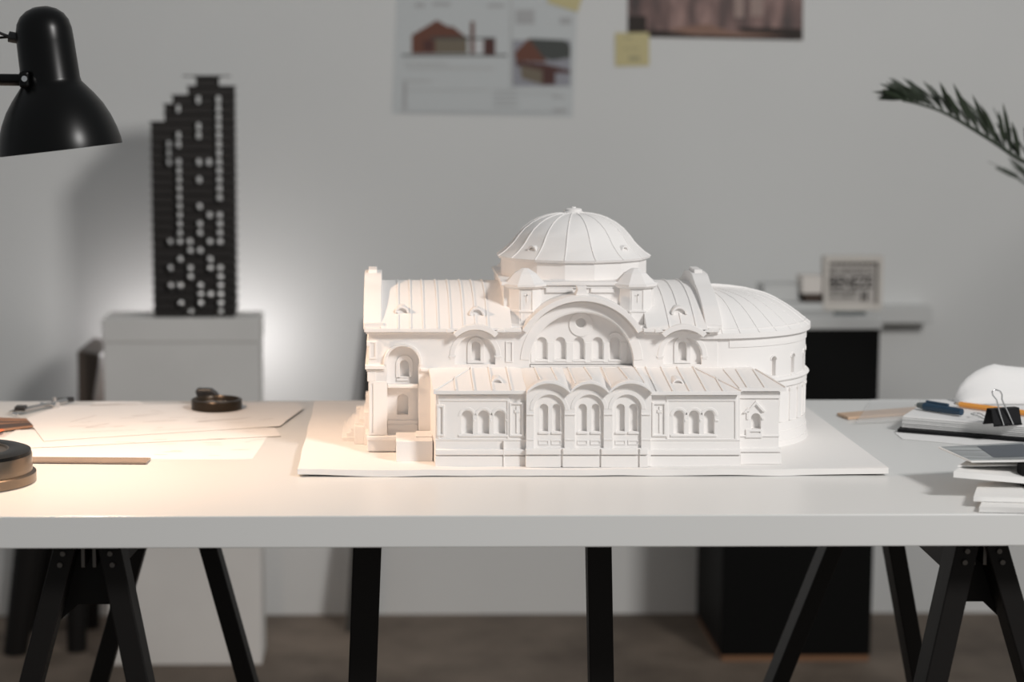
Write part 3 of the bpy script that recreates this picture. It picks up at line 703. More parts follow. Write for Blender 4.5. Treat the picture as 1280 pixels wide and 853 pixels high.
# ------------------------------------------------------------------ things on the left of the table
def sheet(name, label, corners_px, z, curl=0, lines=(), cat='paper', group=None, m=None):
    cs = [T(a, b_, z) for a, b_ in corners_px]; n = 20; bm = NB(); g = {}
    def pt(uu, vv, dz=0):
        p = cs[0].lerp(cs[1], uu).lerp(cs[3].lerp(cs[2], uu), vv); e = max(0, vv-.7)/.3
        return Vector((p.x, p.y, z+dz+.0002+curl*e*e*(max(0, .35-uu)/.35)**2))
    for i in range(n+1):
        for j in range(n+1): g[i, j] = bm.verts.new(pt(i/n, j/n, .0003))
    h = {}
    for i in range(n+1):
        for j in range(n+1): h[i, j] = bm.verts.new(pt(i/n, j/n, 0))
    for i in range(n):
        for j in range(n):
            bm.faces.new([g[i, j], g[i+1, j], g[i+1, j+1], g[i, j+1]]); bm.faces.new([h[i, j], h[i, j+1], h[i+1, j+1], h[i+1, j]])
    for i in range(n):
        for j in (0, n): bm.faces.new([g[i, j], g[i+1, j], h[i+1, j], h[i, j]]); bm.faces.new([g[j, i], g[j, i+1], h[j, i+1], h[j, i]])
    for (u0, v0, u1, v1, wd) in lines:
        a = pt(u0, v0, .0005); b2 = pt(u1, v1, .0005); d = (b2-a); s = Vector((-d.y, d.x, 0)).normalized()*wd/2
        k = 8
        for i in range(k):
            p = pt(u0+(u1-u0)*i/k, v0+(v1-v0)*i/k, .00045); q = pt(u0+(u1-u0)*(i+1)/k, v0+(v1-v0)*(i+1)/k, .00045)
            f = bm.faces.new([bm.verts.new(v) for v in (p-s, q-s, q+s, p+s)]); f.material_index = 1
    me = bpy.data.meshes.new(name); bm.to_mesh(me); bm.free()
    o = mesh_obj(name, me, [m or paper, pencil_and_shadow_grey]); return tag(o, label, cat, group)
rnd = random.Random(3)
def sketch(n, u0=.1, u1=.9, v0=.1, v1=.9, L_=.25, w_=.0011):
    o = []
    for _ in range(n):
        a = rnd.uniform(u0, u1-.1); b_ = rnd.uniform(v0, v1); l = rnd.uniform(.05, L_)
        o.append((a, b_, min(u1, a+l), b_+rnd.uniform(-.05, .05), w_*rnd.uniform(.5, 1.1)))
    return o
def poly_sheet(label, outline, z, lines, wd=.0011):
    pts = [T(a, b_, z) for a, b_ in outline]; bm = NB()
    hexa(bm, [(p.x, p.y, z) for p in pts], [(p.x, p.y, z+.0003) for p in pts])
    for a, b_, c, d_, *k in lines:
        p, q = T(a, b_, z), T(c, d_, z); p.z = q.z = z+.0005; dd_ = q-p; s_ = Vector((-dd_.y, dd_.x, 0)).normalized()*wd/2*(k[0] if k else 1)
        f = bm.faces.new([bm.verts.new(v) for v in (p-s_, q-s_, q+s_, p+s_)]); f.material_index = 1
    return tag(obj('drawing_sheet', bm, [paper, pencil_and_shadow_grey]), label, 'paper')
def scr(x0, x1, y0, y1, n):
    o = []
    for _ in range(n):
        a = rnd.uniform(x0, x1); b_ = rnd.uniform(y0, y1); l = rnd.uniform(6, 26); o.append((a, b_, a+l, b_+rnd.uniform(-1.6, .8), rnd.uniform(.6, 1.3)))
    return o
poly_sheet('front white drawing sheet reaching past the end of the ruler', [(-90, 575), (315.5, 574), (336, 544), (-60, 548)], TZ, scr(190, 290, 556, 571, 7))
poly_sheet('middle drawing sheet, narrow strip showing between the top sheet and the front sheet', [(-20, 562.5), (90, 558), (351, 545.3), (344, 535), (20, 538)], TZ+.0009, scr(110, 320, 548, 554, 6))
poly_sheet('top white drawing sheet with pencil sketches, under the magnifier', [(55, 552), (90, 549.3), (350, 533), (379, 511), (374, 503.5), (75, 507.5), (33, 523)], TZ+.0018,
           [(88, 528, 120, 520, 1), (85, 534, 110, 533), (108, 535, 136, 530, 1.4), (165, 521, 205, 517, 1), (178, 528, 222, 526, 1), (248, 527.5, 302, 524, 2.6), (356, 528, 379, 511.5, 1), (100, 541, 170, 538, .8), (190, 539, 260, 535, .8)]+scr(90, 330, 510, 540, 22))
poly_sheet('small sheet end at the back table edge with a painted dark shadow stroke', [(112, 507.3), (180, 506), (172, 502.2), (120, 502.2)], TZ+.0026, [(104+9, 507, 150, 505.6, 4.5), (150, 505.6, 172, 505, 2)])  # wide dark strokes paint the shadow of the lifted paper edge
# flat ruler
rul_m = mat('grey_brown_ruler', (.30, .23, .18), .45, var=.1, vscale=30)
r0, r1, r2, r3 = T(40, 580, TZ), T(183, 581.3, TZ), T(188.5, 575.6, TZ), T(40, 574.6, TZ)
bm = NB(); ext = (r0-r1)*1.0
bot = [r0+ext, r1, r2, r3+ext]; hexa(bm, [v+Vector((0, 0, .0012)) for v in bot], [v+Vector((0, 0, .0030)) for v in bot])
for i in range(40):
    p = r3.lerp(r2, i/40); box(bm, p.x-.0002, p.x+.0002, p.y-.0065, p.y-.001, p.z+.003, p.z+.0031, 1)
tag(obj('ruler', bm, [rul_m, black_plastic]), 'flat grey-brown ruler lying beside the round lamp base', 'ruler')
# brown printed strip with orange mark
brn = mat('brown_card', (.32, .17, .10), .6, var=.2, vscale=20); org = mat('orange_ink', (.85, .22, .08), .6); dkb = mat('dark_brown_ink', (.08, .055, .045), .6)
cs = [T(-40, 547, TZ), T(41.5, 536.5, TZ), T(33, 527.5, TZ), T(-40, 525, TZ)]
bm = NB(); hexa(bm, [v+Vector((0, 0, .0022)) for v in cs], [v+Vector((0, 0, .0046)) for v in cs])
def strip(a, b_, c, d, mi, dz):
    f = bm.faces.new([bm.verts.new(v+Vector((0, 0, .0046+dz))) for v in (a, b_, c, d)]); f.material_index = mi
strip(cs[0].lerp(cs[3], .05), cs[1].lerp(cs[2], .08), cs[1].lerp(cs[2], .42), cs[0].lerp(cs[3], .42), 2, .0002)
strip(cs[0].lerp(cs[3], .55), cs[1].lerp(cs[2], .5), cs[1].lerp(cs[2], .62), cs[0].lerp(cs[3], .66), 2, .0002)
cc = T(0, 539.5, TZ+.004); k = 16
f = bm.faces.new([bm.verts.new((cc.x+.005*math.cos(2*PI*i/k), cc.y+.011*math.sin(2*PI*i/k), TZ+.0052)) for i in range(k)]); f.material_index = 1
tag(obj('picture_strip', bm, [brn, org, dkb]), 'brown printed card with an orange dot behind the lamp base', 'card')
# drawing compass
cA = T(15, 521, TZ); cB = T(95, 504, TZ)
cp = thing('drawing_compass', 'steel drawing compass lying at the back left of the table', 'compass', (cA.x, cA.y, TZ))
d = (cB-cA).normalized(); s = Vector((-d.y, d.x, 0)); zc_ = Vector((0, 0, .006))
bm = NB(); bar(bm, cA+d*.012+s*.006+zc_, cA+d*.085+s*.002+zc_, .004, .004, side=s); obj('leg', bm, steel, cp, bevel=.0006)
bm = NB(); bar(bm, cA+d*.012-s*.006+zc_, cA+d*.085-s*.002+zc_, .004, .004, side=s); obj('leg', bm, steel, cp, bevel=.0006)
bm = NB(); tube(bm, [cA+s*.006+zc_, cA+d*.013+s*.006+zc_], .0008, 8, .002); tube(bm, [cA-s*.010+zc_*.5, cA-s*.002+zc_*.8], .002, 10); obj('needle_point', bm, chrome, cp, smooth=40)
bm = NB(); q = cA+d*.018+zc_; box(bm, q.x-.007, q.x+.007, q.y-.009, q.y+.009, q.z, q.z+.006); obj('lead_holder', bm, black_plastic, cp, bevel=.001)
bm = NB(); q = cA+d*.075; tube(bm, [q-s*.013+zc_, q+s*.013+zc_], .0022, 10); tube(bm, [q-s*.016+zc_, q-s*.012+zc_], .005, 14); obj('adjusting_wheel', bm, chrome, cp, smooth=40)
bm = NB(); tube(bm, [cA+d*.085+zc_, cA+d*.112+zc_], .004, 12); tube(bm, [cA+d*.088+zc_, cA+d*.088+zc_+Vector((0, 0, .008))], .003, 10); obj('handle', bm, steel, cp, smooth=40)
bm = NB(); tube(bm, [cA+d*.10+s*.012+zc_, cA+d*.128+zc_], .0035, 10); obj('grip', bm, black_plastic, cp, smooth=40)
# magnifier
mc = T(271, 510.5, TZ+.003); 
mg = thing('magnifying_glass', 'round black magnifier with its handle folded up, on the drawing sheets', 'magnifier', (mc.x, mc.y, TZ+.0026))
glass = mat('glass', (.95, .97, .97), .02, trans=1); rm = .0345
mblk = mat('ribbed_black_metal', (.055, .042, .03), .3, metal=.6)
prm = [(rm-.005, .000), (rm, .0)]
for i in range(5): prm += [(rm, .0025*i+.0006), (rm-.0008, .0025*i+.0012), (rm, .0025*i+.0020)]
prm += [(rm-.0005, .0130), (rm-.0035, .0135), (rm-.005, .011), (rm-.005, 0)]
lathe_obj('rim', prm, (mc.x, mc.y, TZ+.0028), mblk, mg, 64)
lathe_obj('lens', [(0, .0045), (rm-.006, .0045), (rm-.005, .0055), (rm-.012, .0080), (0, .0095)], (mc.x, mc.y, TZ+.0028), glass, mg, 48)
hy = mc.y+.036; bm = NB()
lo = [P(a, b_, hy) for a, b_ in ((243.5, 489), (247, 486.3), (264, 486.8), (270, 491), (275, 497), (275, 503), (252, 503), (246, 497))]
hexa(bm, lo, [v+Vector((0, .014, .0)) for v in lo]); obj('handle', bm, black_plastic, mg, bevel=.0025)

# ------------------------------------------------------------------ things on the right of the table
wood_l = mat('pale_wood', (.60, .42, .29), .55, var=.1, vscale=40)
def quadslab(name, px4, z0, z1, mt, label=None, cat=None, parent=None, bevel=0, zt=None):
    cs = [T(a, b_, zt if zt is not None else z1) for a, b_ in px4]; bm = NB()
    hexa(bm, [(v.x, v.y, z0) for v in cs], [(v.x, v.y, z1) for v in cs]); o = obj(name, bm, mt, parent, bevel=bevel)
    if label: tag(o, label, cat)
    return o
o = quadslab('ruler', [(1060, 525.3), (1190, 516), (1178, 509.5), (1046, 520)], TZ+.0003, TZ+.0040, wood_l, 'pale wooden ruler lying right of the church base board', 'ruler', bevel=.0006, zt=TZ)
clear = mat('clear_plastic', (.9, .9, .9), .1, spec=.3); clear.node_tree.nodes['Principled BSDF'].inputs['Alpha'].default_value = .2
quadslab('set_square', [(1070, 532.5), (1138, 530), (1150, 504), (1090, 504)], TZ+.0046, TZ+.0054, clear, 'transparent plastic sheet ruler laid across the wooden ruler', 'ruler', zt=TZ)
# black notebook under a paper pad
blk = mat('black_cover', (.005, .005, .006), .55, spec=.2)
quadslab('loose_sheet', [(1128, 549.5), (1400, 574), (1400, 545), (1118, 541.5)], TZ+.0003, TZ+.0007, paper, 'thin white sheet under the black notebook', 'paper', zt=TZ)
quadslab('notebook', [(1121.5, 541.5), (1420, 565), (1420, 512), (1160, 506)], TZ+.001, TZ+.0052, blk, 'thin black notebook under the paper pad on the right', 'notebook', bevel=.001, zt=TZ)
padm = mat('paper_pad_edge', (.74, .74, .73), .8, var=.03, vscale=200)
pad = thing('paper_pad', 'thick pad of white paper carrying the binder clip and orange pencil', 'paper pad', tuple(T(1260, 530, TZ+.006)))
for k in range(6):
    z0 = TZ+.0056+k*.0026; off = [0, .6, .2, 1.0, .8, 1.6][k]
    quadslab('page_block', [(1127+off, 532-k*2.4), (1420, 556-k*2.4), (1420, 512-k*2), (1160+off, 505.5-k*1.2)], z0, z0+.0024, padm if k < 5 else paper, parent=pad, bevel=.0004)
PZ = TZ+.0056+6*.0026
# curled sheet behind
bm = NB(); y0c = T(1240, 508, PZ).y+.01; n = 24
pts2 = []
for i in range(n+1):
    px, py = 0, 0
outl = [(1192, 505), (1194, 494), (1200, 482), (1209, 472), (1220, 464), (1233, 458), (1243, 455.3), (1252, 457), (1270, 459), (1300, 461), (1400, 466)]
verts = []
for j in range(5):
    row = []
    for i, (a, b_) in enumerate(outl):
        hgt = j/4; t_ = P(a, b_, y0c+.03); base_ = Vector((t_.x+.004, y0c-.004, PZ+.001))
        p = Vector((base_.x, 0, 0)); 
        zz = PZ+.001+(t_.z-PZ-.001)*hgt; yy = y0c+.03*math.sin(hgt*PI/2); xx = t_.x+(1-hgt)*.002
        row.append(bm.verts.new((xx, yy, max(PZ+.0005, zz))))
    verts.append(row)
for j in range(4):
    for i in range(len(outl)-1): bm.faces.new((verts[j][i], verts[j][i+1], verts[j+1][i+1], verts[j+1][i]))
o = obj('curled_sheet', bm, paper, smooth=60); sm = o.modifiers.new('s', 'SOLIDIFY'); sm.thickness = .0006
tag(o, 'white sheet curling up behind the orange pencil and binder clip', 'paper')
# orange pencil
orm = mat('orange_paint', (.90, .38, .07), .4); prw = mat('pencil_wood', (.72, .55, .38), .6); lead = mat('lead', (.03, .03, .03), .5)
pa = P(1192, 504.5, y0c-.012); pb = P(1420, 532, y0c-.075); pa.z = PZ+.0045; pb.z = PZ+.0045
pa = T(1192, 504.5, PZ+.0045); pb = T(1290, 517.5, PZ+.0045); dv = (pb-pa).normalized()
pn = thing('pencil', 'orange pencil lying on the paper pad behind the binder clip', 'pencil', (pa.x, pa.y, PZ))
bm = NB(); tube(bm, [pa+dv*.010, pa+dv*.150], .0038, 6); obj('barrel', bm, orm, pn)
bm = NB(); tube(bm, [pa+dv*.0035, pa+dv*.010], .0013, 12, .0037); obj('sharpened_wood', bm, prw, pn, smooth=50)
bm = NB(); tube(bm, [pa, pa+dv*.0036], .0004, 10, .0013); obj('lead', bm, lead, pn, smooth=50)
# blue pen
blue = mat('navy_plastic', (.014, .045, .085), .4); grey = mat('grey_plastic', (.12, .14, .14), .4); whp = mat('white_plastic', (.8, .8, .78), .4)
qa = T(1144, 506, PZ+.006); qb = T(1203, 515.5, PZ+.006); dv = (qb-qa).normalized()
pe = thing('marker_pen', 'navy blue capped marker with a grey tip left of the orange pencil', 'pen', (qa.x, qa.y, PZ))
bm = NB(); tube(bm, [qa, qa+dv*.006], .0018, 12, .0025); obj('nib', bm, whp, pe, smooth=50)
bm = NB(); tube(bm, [qa+dv*.005, qa+dv*.016], .0036, 16, .005); obj('collar', bm, grey, pe, smooth=50)
ln = (qb-qa).length
bm = NB(); tube(bm, [qa+dv*.0155, qa+dv*(ln*.55), qa+dv*(ln-.012), qa+dv*(ln-.001)], .0052, 18, .0044); obj('barrel', bm, blue, pe, smooth=50)
bm = NB(); cl = qa+Vector((0, .004, .0055)); tube(bm, [cl+dv*.02, cl+dv*(ln*.72)], .0022, 10); obj('pen_clip', bm, blue, pe, smooth=50)
# binder clip
def binder(name_label, c, rz, wdt, with_handles=True, zbase=PZ):
    t = thing('binder_clip', name_label, 'binder clip', (c.x, c.y, zbase), rz)
    bm = NB(); h = .021; dp = .0105; th_ = .0009
    prof_ = [(-dp, .0), (-dp-.0018, .0012), (-dp, .0026), (-dp*.45, h), (dp*.45, h), (dp, .0026), (dp+.0018, .0012), (dp, 0), (dp-.001, .0012), (dp*.45-.001, h-.0012), (-dp*.45+.001, h-.0012), (-dp+.001, .0012)]
    lo = [(-wdt/2, a, b_) for a, b_ in prof_]; hi = [(wdt/2, a, b_) for a, b_ in prof_]
    va = [bm.verts.new(p) for p in lo]; vb = [bm.verts.new(p) for p in hi]; n = len(va)
    for i in range(n): bm.faces.new((va[i], va[(i+1) % n], vb[(i+1) % n], vb[i]))
    cap = [0, 1, 2, 3, 10, 11]
    for vs in (va, vb):
        bm.faces.new([vs[i] for i in (0, 1, 2, 3, 10, 11)]); bm.faces.new([vs[i] for i in (3, 4, 9, 10)]); bm.faces.new([vs[i] for i in (4, 5, 6, 7, 8, 9)])
    obj('clip_body', bm, blk, t, local=True)
    for sy in ((-1, 1) if with_handles else ()):
        bm = NB(); yb_ = sy*(dp+.0016); 
        yt = sy*.006 if sy < 0 else .0235
        fx = [(-.007, 0, 0), (-.0062, .3, 0), (-.0045, .62, 0), (-.004, .72, 0), (-.0068, .85, 0), (-.006, .95, 0), (0, 1.0, 0), (.006, .95, 0), (.0068, .85, 0), (.004, .72, 0), (.0045, .62, 0), (.0062, .3, 0), (.007, 0, 0)]
        hh = .044
        if sy < 0: pts = [(a-.017*b_, yb_+(yt-yb_)*b_, .0015+hh*b_) for a, b_, _ in fx]
        else: pts = [(a, yb_+.045*b_, .0015+.004*b_) for a, b_, _ in fx]
        tube(bm, pts, .0009, 8); obj('wire_handle', bm, chrome, t, local=True, smooth=60)
    return t
binder('black binder clip standing on the paper pad, one wire handle raised', T(1253, 531, PZ), R(20), .041)

# photo card stacks at the front right
ph = bpy.data.materials.new('glossy_photo'); ph.use_nodes = True; nt = ph.node_tree; b = nt.nodes['Principled BSDF']
tc = nt.nodes.new('ShaderNodeTexCoord'); wv = nt.nodes.new('ShaderNodeTexNoise'); wv.inputs['Scale'].default_value = 14; wv.inputs['Detail'].default_value = 3
mp = nt.nodes.new('ShaderNodeMapping'); mp.inputs['Scale'].default_value = (1, 5, 1)
cr = nt.nodes.new('ShaderNodeValToRGB'); cr.color_ramp.elements[0].color = (.18, .195, .205, 1); cr.color_ramp.elements[1].color = (.40, .43, .44, 1); cr.color_ramp.elements[0].position = .35; cr.color_ramp.elements[1].position = .65
nt.links.new(tc.outputs['Object'], mp.inputs[0]); nt.links.new(mp.outputs[0], wv.inputs['Vector']); nt.links.new(wv.outputs['Fac'], cr.inputs['Fac']); nt.links.new(cr.outputs['Color'], b.inputs['Base Color'])
b.inputs['Roughness'].default_value = .25
card = mat('white_foam_card', (.80, .79, .77), .7)
navy = mat('dark_blue_ink', (.02, .035, .06), .3)
def card_at(name, px4, ztop, th, mt, label, cat, tilt=0, prints=None):
    cs = [T(a, b_, ztop) for a, b_ in px4]; bm = NB()
    hexa(bm, [(v.x, v.y, ztop-th) for v in cs], [(v.x, v.y, ztop) for v in cs])
    if prints:
        for i0, (ua, ub, va_, vb_) in enumerate(prints):
            q4 = [cs[0].lerp(cs[1], a).lerp(cs[3].lerp(cs[2], a), b_) for a, b_ in ((ua, va_), (ub, va_), (ub, vb_), (ua, vb_))]
            f = bm.faces.new([bm.verts.new((v.x, v.y, ztop+.0002+.0002*i0)) for v in q4]); f.material_index = 1+i0
    o = obj(name, bm, mt, bevel=0); return tag(o, label, cat)
zl = TZ+.0005
card_at('card_sheet', [(1224, 634), (1345, 637), (1345, 612), (1235, 611)], TZ+.0062, .0055, [card], 'lowest thick white card of the front right stack', 'card')
z1 = TZ+.0064
o = card_at('card_sheet', [(1217, 621), (1345, 624), (1345, 596), (1223, 604)], z1+.0056, .0052, [card, pencil_and_shadow_grey], 'white printed card with thin grey marks, second from the bottom of the front right stack', 'card')
z2 = z1+.0058
# stack spacers: boards held by a black clip, opening like a fan
def fan(name, label, px4, z_left, z_right, th, mt, prints=None):
    cs = [T(a, b_, (z_left, z_right, z_right, z_left)[i]) for i, (a, b_) in enumerate(px4)]; bm = NB()
    hexa(bm, [v-Vector((0, 0, th)) for v in cs], cs)
    if prints:
        for i0, (ua, ub, va_, vb_) in enumerate(prints):
            q4 = [cs[0].lerp(cs[1], a).lerp(cs[3].lerp(cs[2], a), b_)+Vector((0, 0, .0002+.0002*i0)) for a, b_ in ((ua, va_), (ub, va_), (ub, vb_), (ua, vb_))]
            f = bm.faces.new([bm.verts.new(v) for v in q4]); f.material_index = 1+i0
    return tag(obj(name, bm, mt), label, 'card')
fan('foam_board', 'white foam board sticking out left below the photo card', [(1192, 589.5), (1345, 603), (1345, 572), (1212, 576)], z2+.0185, z2+.007, .0065, [card])
fan('foam_board', 'thin white board just under the glossy photo card', [(1197, 582.5), (1345, 580), (1345, 566), (1216, 572)], z2+.0205, z2+.0195, .0012, [card])
fan('photo_card', 'glossy blue-grey photo card with a white border, topmost of the front right stack', [(1214, 577), (1345, 575.5), (1345, 549.5), (1173, 559)], z2+.0275, z2+.0275, .0013, [card, ph, navy], [(.015, 1, .06, 1), (.26, .60, .2, .9)])
cc = T(1291, 590, z2+.014)
bm = NB(); box(bm, -.0165, .0165, -.010, .010, -.010, .013)
t = thing('clamp', 'black clamp at the right picture edge gripping the white boards', 'clamp', (cc.x, cc.y-.006, z2+.0108))
bm.transform(Matrix.Identity(4)); obj('clamp_body', bm, blk, t, local=True, bevel=.002)
bm = NB(); tube(bm, [(-.013, -.011, -.009), (-.016, -.024, -.0105), (-.010, -.034, -.0108), (.004, -.036, -.0108)], .0009, 8); obj('wire_handle', bm, chrome, t, local=True, smooth=60)

# ------------------------------------------------------------------ background
# pedestal
ped_m = mat('grey_painted_plinth', (.72, .70, .67), .8, bump=.1, bscale=20, var=.05, vscale=5)
PYF = 1.95; px0 = X(127.5, PYF, 430); px1 = X(324.5, PYF, 430); ptz = Z(397.5, PYF); PD = .13
ped = thing('pedestal', 'tall grey box pedestal behind the table, carrying the dark tower model', 'pedestal', ((px0+px1)/2, PYF+PD/2, 0))
bm = NB(); box(bm, px0+.002, px1-.002, PYF+.002, PYF+PD, .0, ptz-.05); obj('body', bm, ped_m, ped, bevel=.002)
bm = NB(); box(bm, px0, px1, PYF, PYF+PD, ptz-.05, ptz); obj('cap', bm, ped_m, ped, bevel=.003)
# lattice tower model
dark_card = mat('dark_brown_card', (.022, .018, .016), .6)
TY = PYF+.055; tcx = (X(193, TY, 300)+X(296, TY, 300))/2; 
tw = thing('tower_model', 'dark perforated skyscraper model with a stepped top on the grey pedestal', 'model', (tcx, TY, ptz))
tz0 = ptz+.0005; nl = 27; tztop = Z(96, TY); lh = (tztop-tz0)/nl
xL = X(194, TY, 300); xR = X(294, TY, 300); 
topsteps = [(0, 151), (.17, 132), (.27, 122), (.36, 113), (.46, 103), (.56, 95.5)]   # fraction of width from the left -> top pixel
rt = random.Random(11)
for k in range(nl):
    z0 = tz0+k*lh; zz1 = z0+lh
    py_here = 396-(396-96)*(k+.5)/nl
    fl = 0
    for fx, tpx in topsteps:
        if py_here < tpx: fl = None
    xa_ = 0
    for (fx, tpx), (fx2, _) in zip(topsteps, topsteps[1:]+[(.8, 0)]):
        if py_here < tpx: xa_ = fx2
    xb_ = 1.0 if py_here > 103 else .80
    x0 = xL+(xR-xL)*xa_; x1 = xL+(xR-xL)*xb_
    bm = NB(); ex = .003
    box(bm, x0-ex, x1+ex, TY-.045-ex, TY+.045+ex, zz1-.0022, zz1)      # floor plate
    NC = 8; prev_open = False
    for c in range(NC):
        ca = xL+(xR-xL)*c/NC; cb = xL+(xR-xL)*(c+1)/NC
        if cb <= x0+.002 or ca >= x1-.002: continue
        p_open = (0, .5, .45, .55, .45, .5, .92, 0)[c]*(1 if not prev_open or c == 6 else .25)
        op = rt.random() < p_open and k < nl-2 and ca > x0-.001 and cb < x1+.001
        prev_open = op
        for ya, yb2 in ((TY-.040, TY-.0385), (TY-.012, TY-.0105), (TY+.0385, TY+.04)):
            if not op: box(bm, max(ca, x0), min(cb, x1), ya, yb2, z0, zz1-.0018)
            else:
                zt_c = zz1-.0018; cc_ = .0024; e_ = -.0022
                box(bm, ca, ca+.0022, ya, yb2, z0, zt_c); box(bm, cb-.0022, cb, ya, yb2, z0, zt_c)
                for (ax, az, sx, sz) in ((ca-e_, z0, 1, 1), (cb+e_, z0, -1, 1), (ca-e_, zt_c, 1, -1), (cb+e_, zt_c, -1, -1)):
                    t3 = [(ax, az), (ax+sx*cc_, az), (ax, az+sz*cc_)]
                    hexa(bm, [(a, ya, b_) for a, b_ in t3], [(a, yb2, b_) for a, b_ in t3])
    obj('storey', bm, dark_card, tw)
bm = NB(); box(bm, X(235, TY), X(291, TY), TY-.03, TY+.03, tztop+.0005, tztop+.0025); obj('roof_plate', bm, dark_card, tw)

# glow lamp behind the pedestal
gl = thing('uplight', 'small lamp standing hidden behind the grey pedestal, washing the wall', 'lamp', ((px0+px1)/2, PYF+PD+.125, 0))
gx = (px0+px1)/2; gy = PYF+PD+.125; gz = .66
bm = NB(); lathe(bm, [(0, 0), (.05, 0), (.05, .01), (.008, .014), (.008, gz-.05), (.02, gz-.045), (.02, gz-.03), (0, gz-.03)], gx, gy, 24); obj('stand', bm, black_plastic, gl, smooth=30)
bm = NB(); lathe(bm, [(0, gz-.028), (.012, gz-.028), (.018, gz-.012), (.012, gz+.004), (0, gz+.008)], gx, gy, 24); obj('bulb', bm, mat('bulb_white', (1, 1, 1), .3, emit=(1, .96, .95), es=8), gl, smooth=60)
for s_ in (-1, 1):
    p_ = bpy.data.lights.new('uplight_light', 'POINT'); p_.energy = GLOW_POWER; p_.color = (1, .955, .96); p_.shadow_soft_size = .03
    po = bpy.data.objects.new('uplight_light', p_); C.objects.link(po); po.location = (gx+s_*.115, gy+.005, gz-.03)

# dark wooden chair, left
CYc = 2.03
chair_m = mat('dark_brown_wood', (.085, .062, .048), .5, bump=.05)
cr_ = thing('chair', 'dark brown wooden chair with thick legs left of the grey pedestal', 'chair', (X(60, CYc), CYc, 0))
def cpt(px, py, Y=CYc): return P(px, py, Y)
bm = NB()
lo = [cpt(97, 512), cpt(114, 512), cpt(125.5, 444), cpt(96, 438.5)]
bk = Vector((0, .22, 0)); zseat = Z(560, CYc)
lo = [cpt(97.5, 560), cpt(109, 560), cpt(116, 500), cpt(125.5, 444), cpt(96.5, 438)]
hexa(bm, lo, [v+bk for v in lo]); obj('backrest', bm, chair_m, cr_, bevel=.004)
bm = NB(); a = cpt(30, 560); b_ = cpt(112, 560); box(bm, a.x, b_.x, CYc-.01, CYc+.23, zseat-.04, zseat); obj('seat', bm, chair_m, cr_, bevel=.006)
for yo in (.012, .195):
    a, b_ = cpt(50, 600, CYc), cpt(18, 822, CYc); bb = Vector((b_.x, CYc+yo, 0)); aa = Vector((a.x, CYc+yo, zseat-.03))
    bm = NB(); tube(bm, [bb, aa], .026, 16, .036); obj('leg', bm, black_wood, cr_, smooth=40)
    a, b_ = cpt(92, 600), cpt(93, 810); bb = Vector((b_.x, CYc+yo+.02, 0)); aa = Vector((a.x, CYc+yo+.02, zseat-.03))
    bm = NB(); tube(bm, [bb, aa], .021, 16, .028); obj('leg', bm, black_wood, cr_, smooth=40)
# narrow black board leaning on the wall
blw = mat('matt_black_board', (.028, .026, .022), .7)
bm = NB(); yb_ = 2.20; a = P(433, 770, yb_); hx = .062
c0 = Vector((X(432, yb_, 770), yb_, 0)); c1 = Vector((X(458, WALLY-.03, 395), WALLY-.022, Z(395, WALLY)))
lo = [c0, c0+Vector((hx, 0, 0)), c0+Vector((hx, .016, 0)), c0+Vector((0, .016, 0))]; hi = [v-c0+c1 for v in lo]
hexa(bm, lo, hi); tag(obj('plank', bm, blw), 'narrow black plank leaning on the wall behind the left end of the church', 'plank')

# cabinet, right
cab_m = mat('black_cabinet', (.003, .003, .0028), .6, spec=.12); edge_m = mat('raw_board_edge', (.20, .10, .05), .8); 
KY = 1.965; kx0 = X(902, KY, 760); kx1 = X(1099, KY, 450); kz = Z(413, KY)
cab = thing('cabinet', 'tall black cabinet with a pale top behind the right of the table', 'cabinet', ((kx0+kx1)/2, KY+.16, 0))
bm = NB(); box(bm, kx0, kx1, KY, KY+.33, .012, kz); obj('body', bm, cab_m, cab, bevel=.002)
bm = NB(); box(bm, kx0+.003, kx1-.003, KY+.001, KY+.32, 0, .0118); obj('bottom_edge', bm, edge_m, cab)
palem = mat('pale_grey_board', (.60, .60, .585), .7)
bm = NB(); box(bm, kx0, X(1103, KY, 400), KY-.005, KY+.345, kz+.0005, kz+.0265); obj('top', bm, palem, cab, bevel=.003)
kt = kz+.0265
# narrow shelf on the wall beside the cabinet
bm = NB(); box(bm, X(1103, KY, 400)+.006, X(1165, WALLY-.05, 400), WALLY-.055, WALLY-.0005, Z(405, WALLY-.05), Z(384, WALLY-.05)); tag(obj('shelf', bm, palem, bevel=.002), 'pale narrow shelf on the wall right of the black cabinet top', 'shelf')
# framed letter sign
SY = KY+.12; frm = mat('pale_frame', (.62, .58, .53), .7); signm = mat('sign_backing', (.50, .47, .44), .8); ink = mat('sign_ink', (.03, .025, .022), .8); ink2 = mat('faded_ink', (.19, .175, .16), .8)
sx0, sx1 = X(1030, SY, 350), X(1104, SY, 350); sz0 = kt+.0005; sz1 = Z(321, SY)
sg = thing('letter_sign', 'pale framed sign with rows of dark lettering on top of the cabinet', 'sign', ((sx0+sx1)/2, SY, kt))
fw = .0125
panel('frame', [[(sx0, sz0), (sx1, sz0), (sx1, sz1), (sx0, sz1)], [(sx0+fw*.8, sz0+fw), (sx1-fw*.8, sz0+fw), (sx1-fw*.8, sz1-fw), (sx0+fw*.8, sz1-fw)]], SY, .03, frm, sg, .001)
bm = NB(); box(bm, sx0+.004, sx1-.004, SY+.014, SY+.028, sz0+.004, sz1-.004); bk_ = obj('backing', bm, signm, sg)
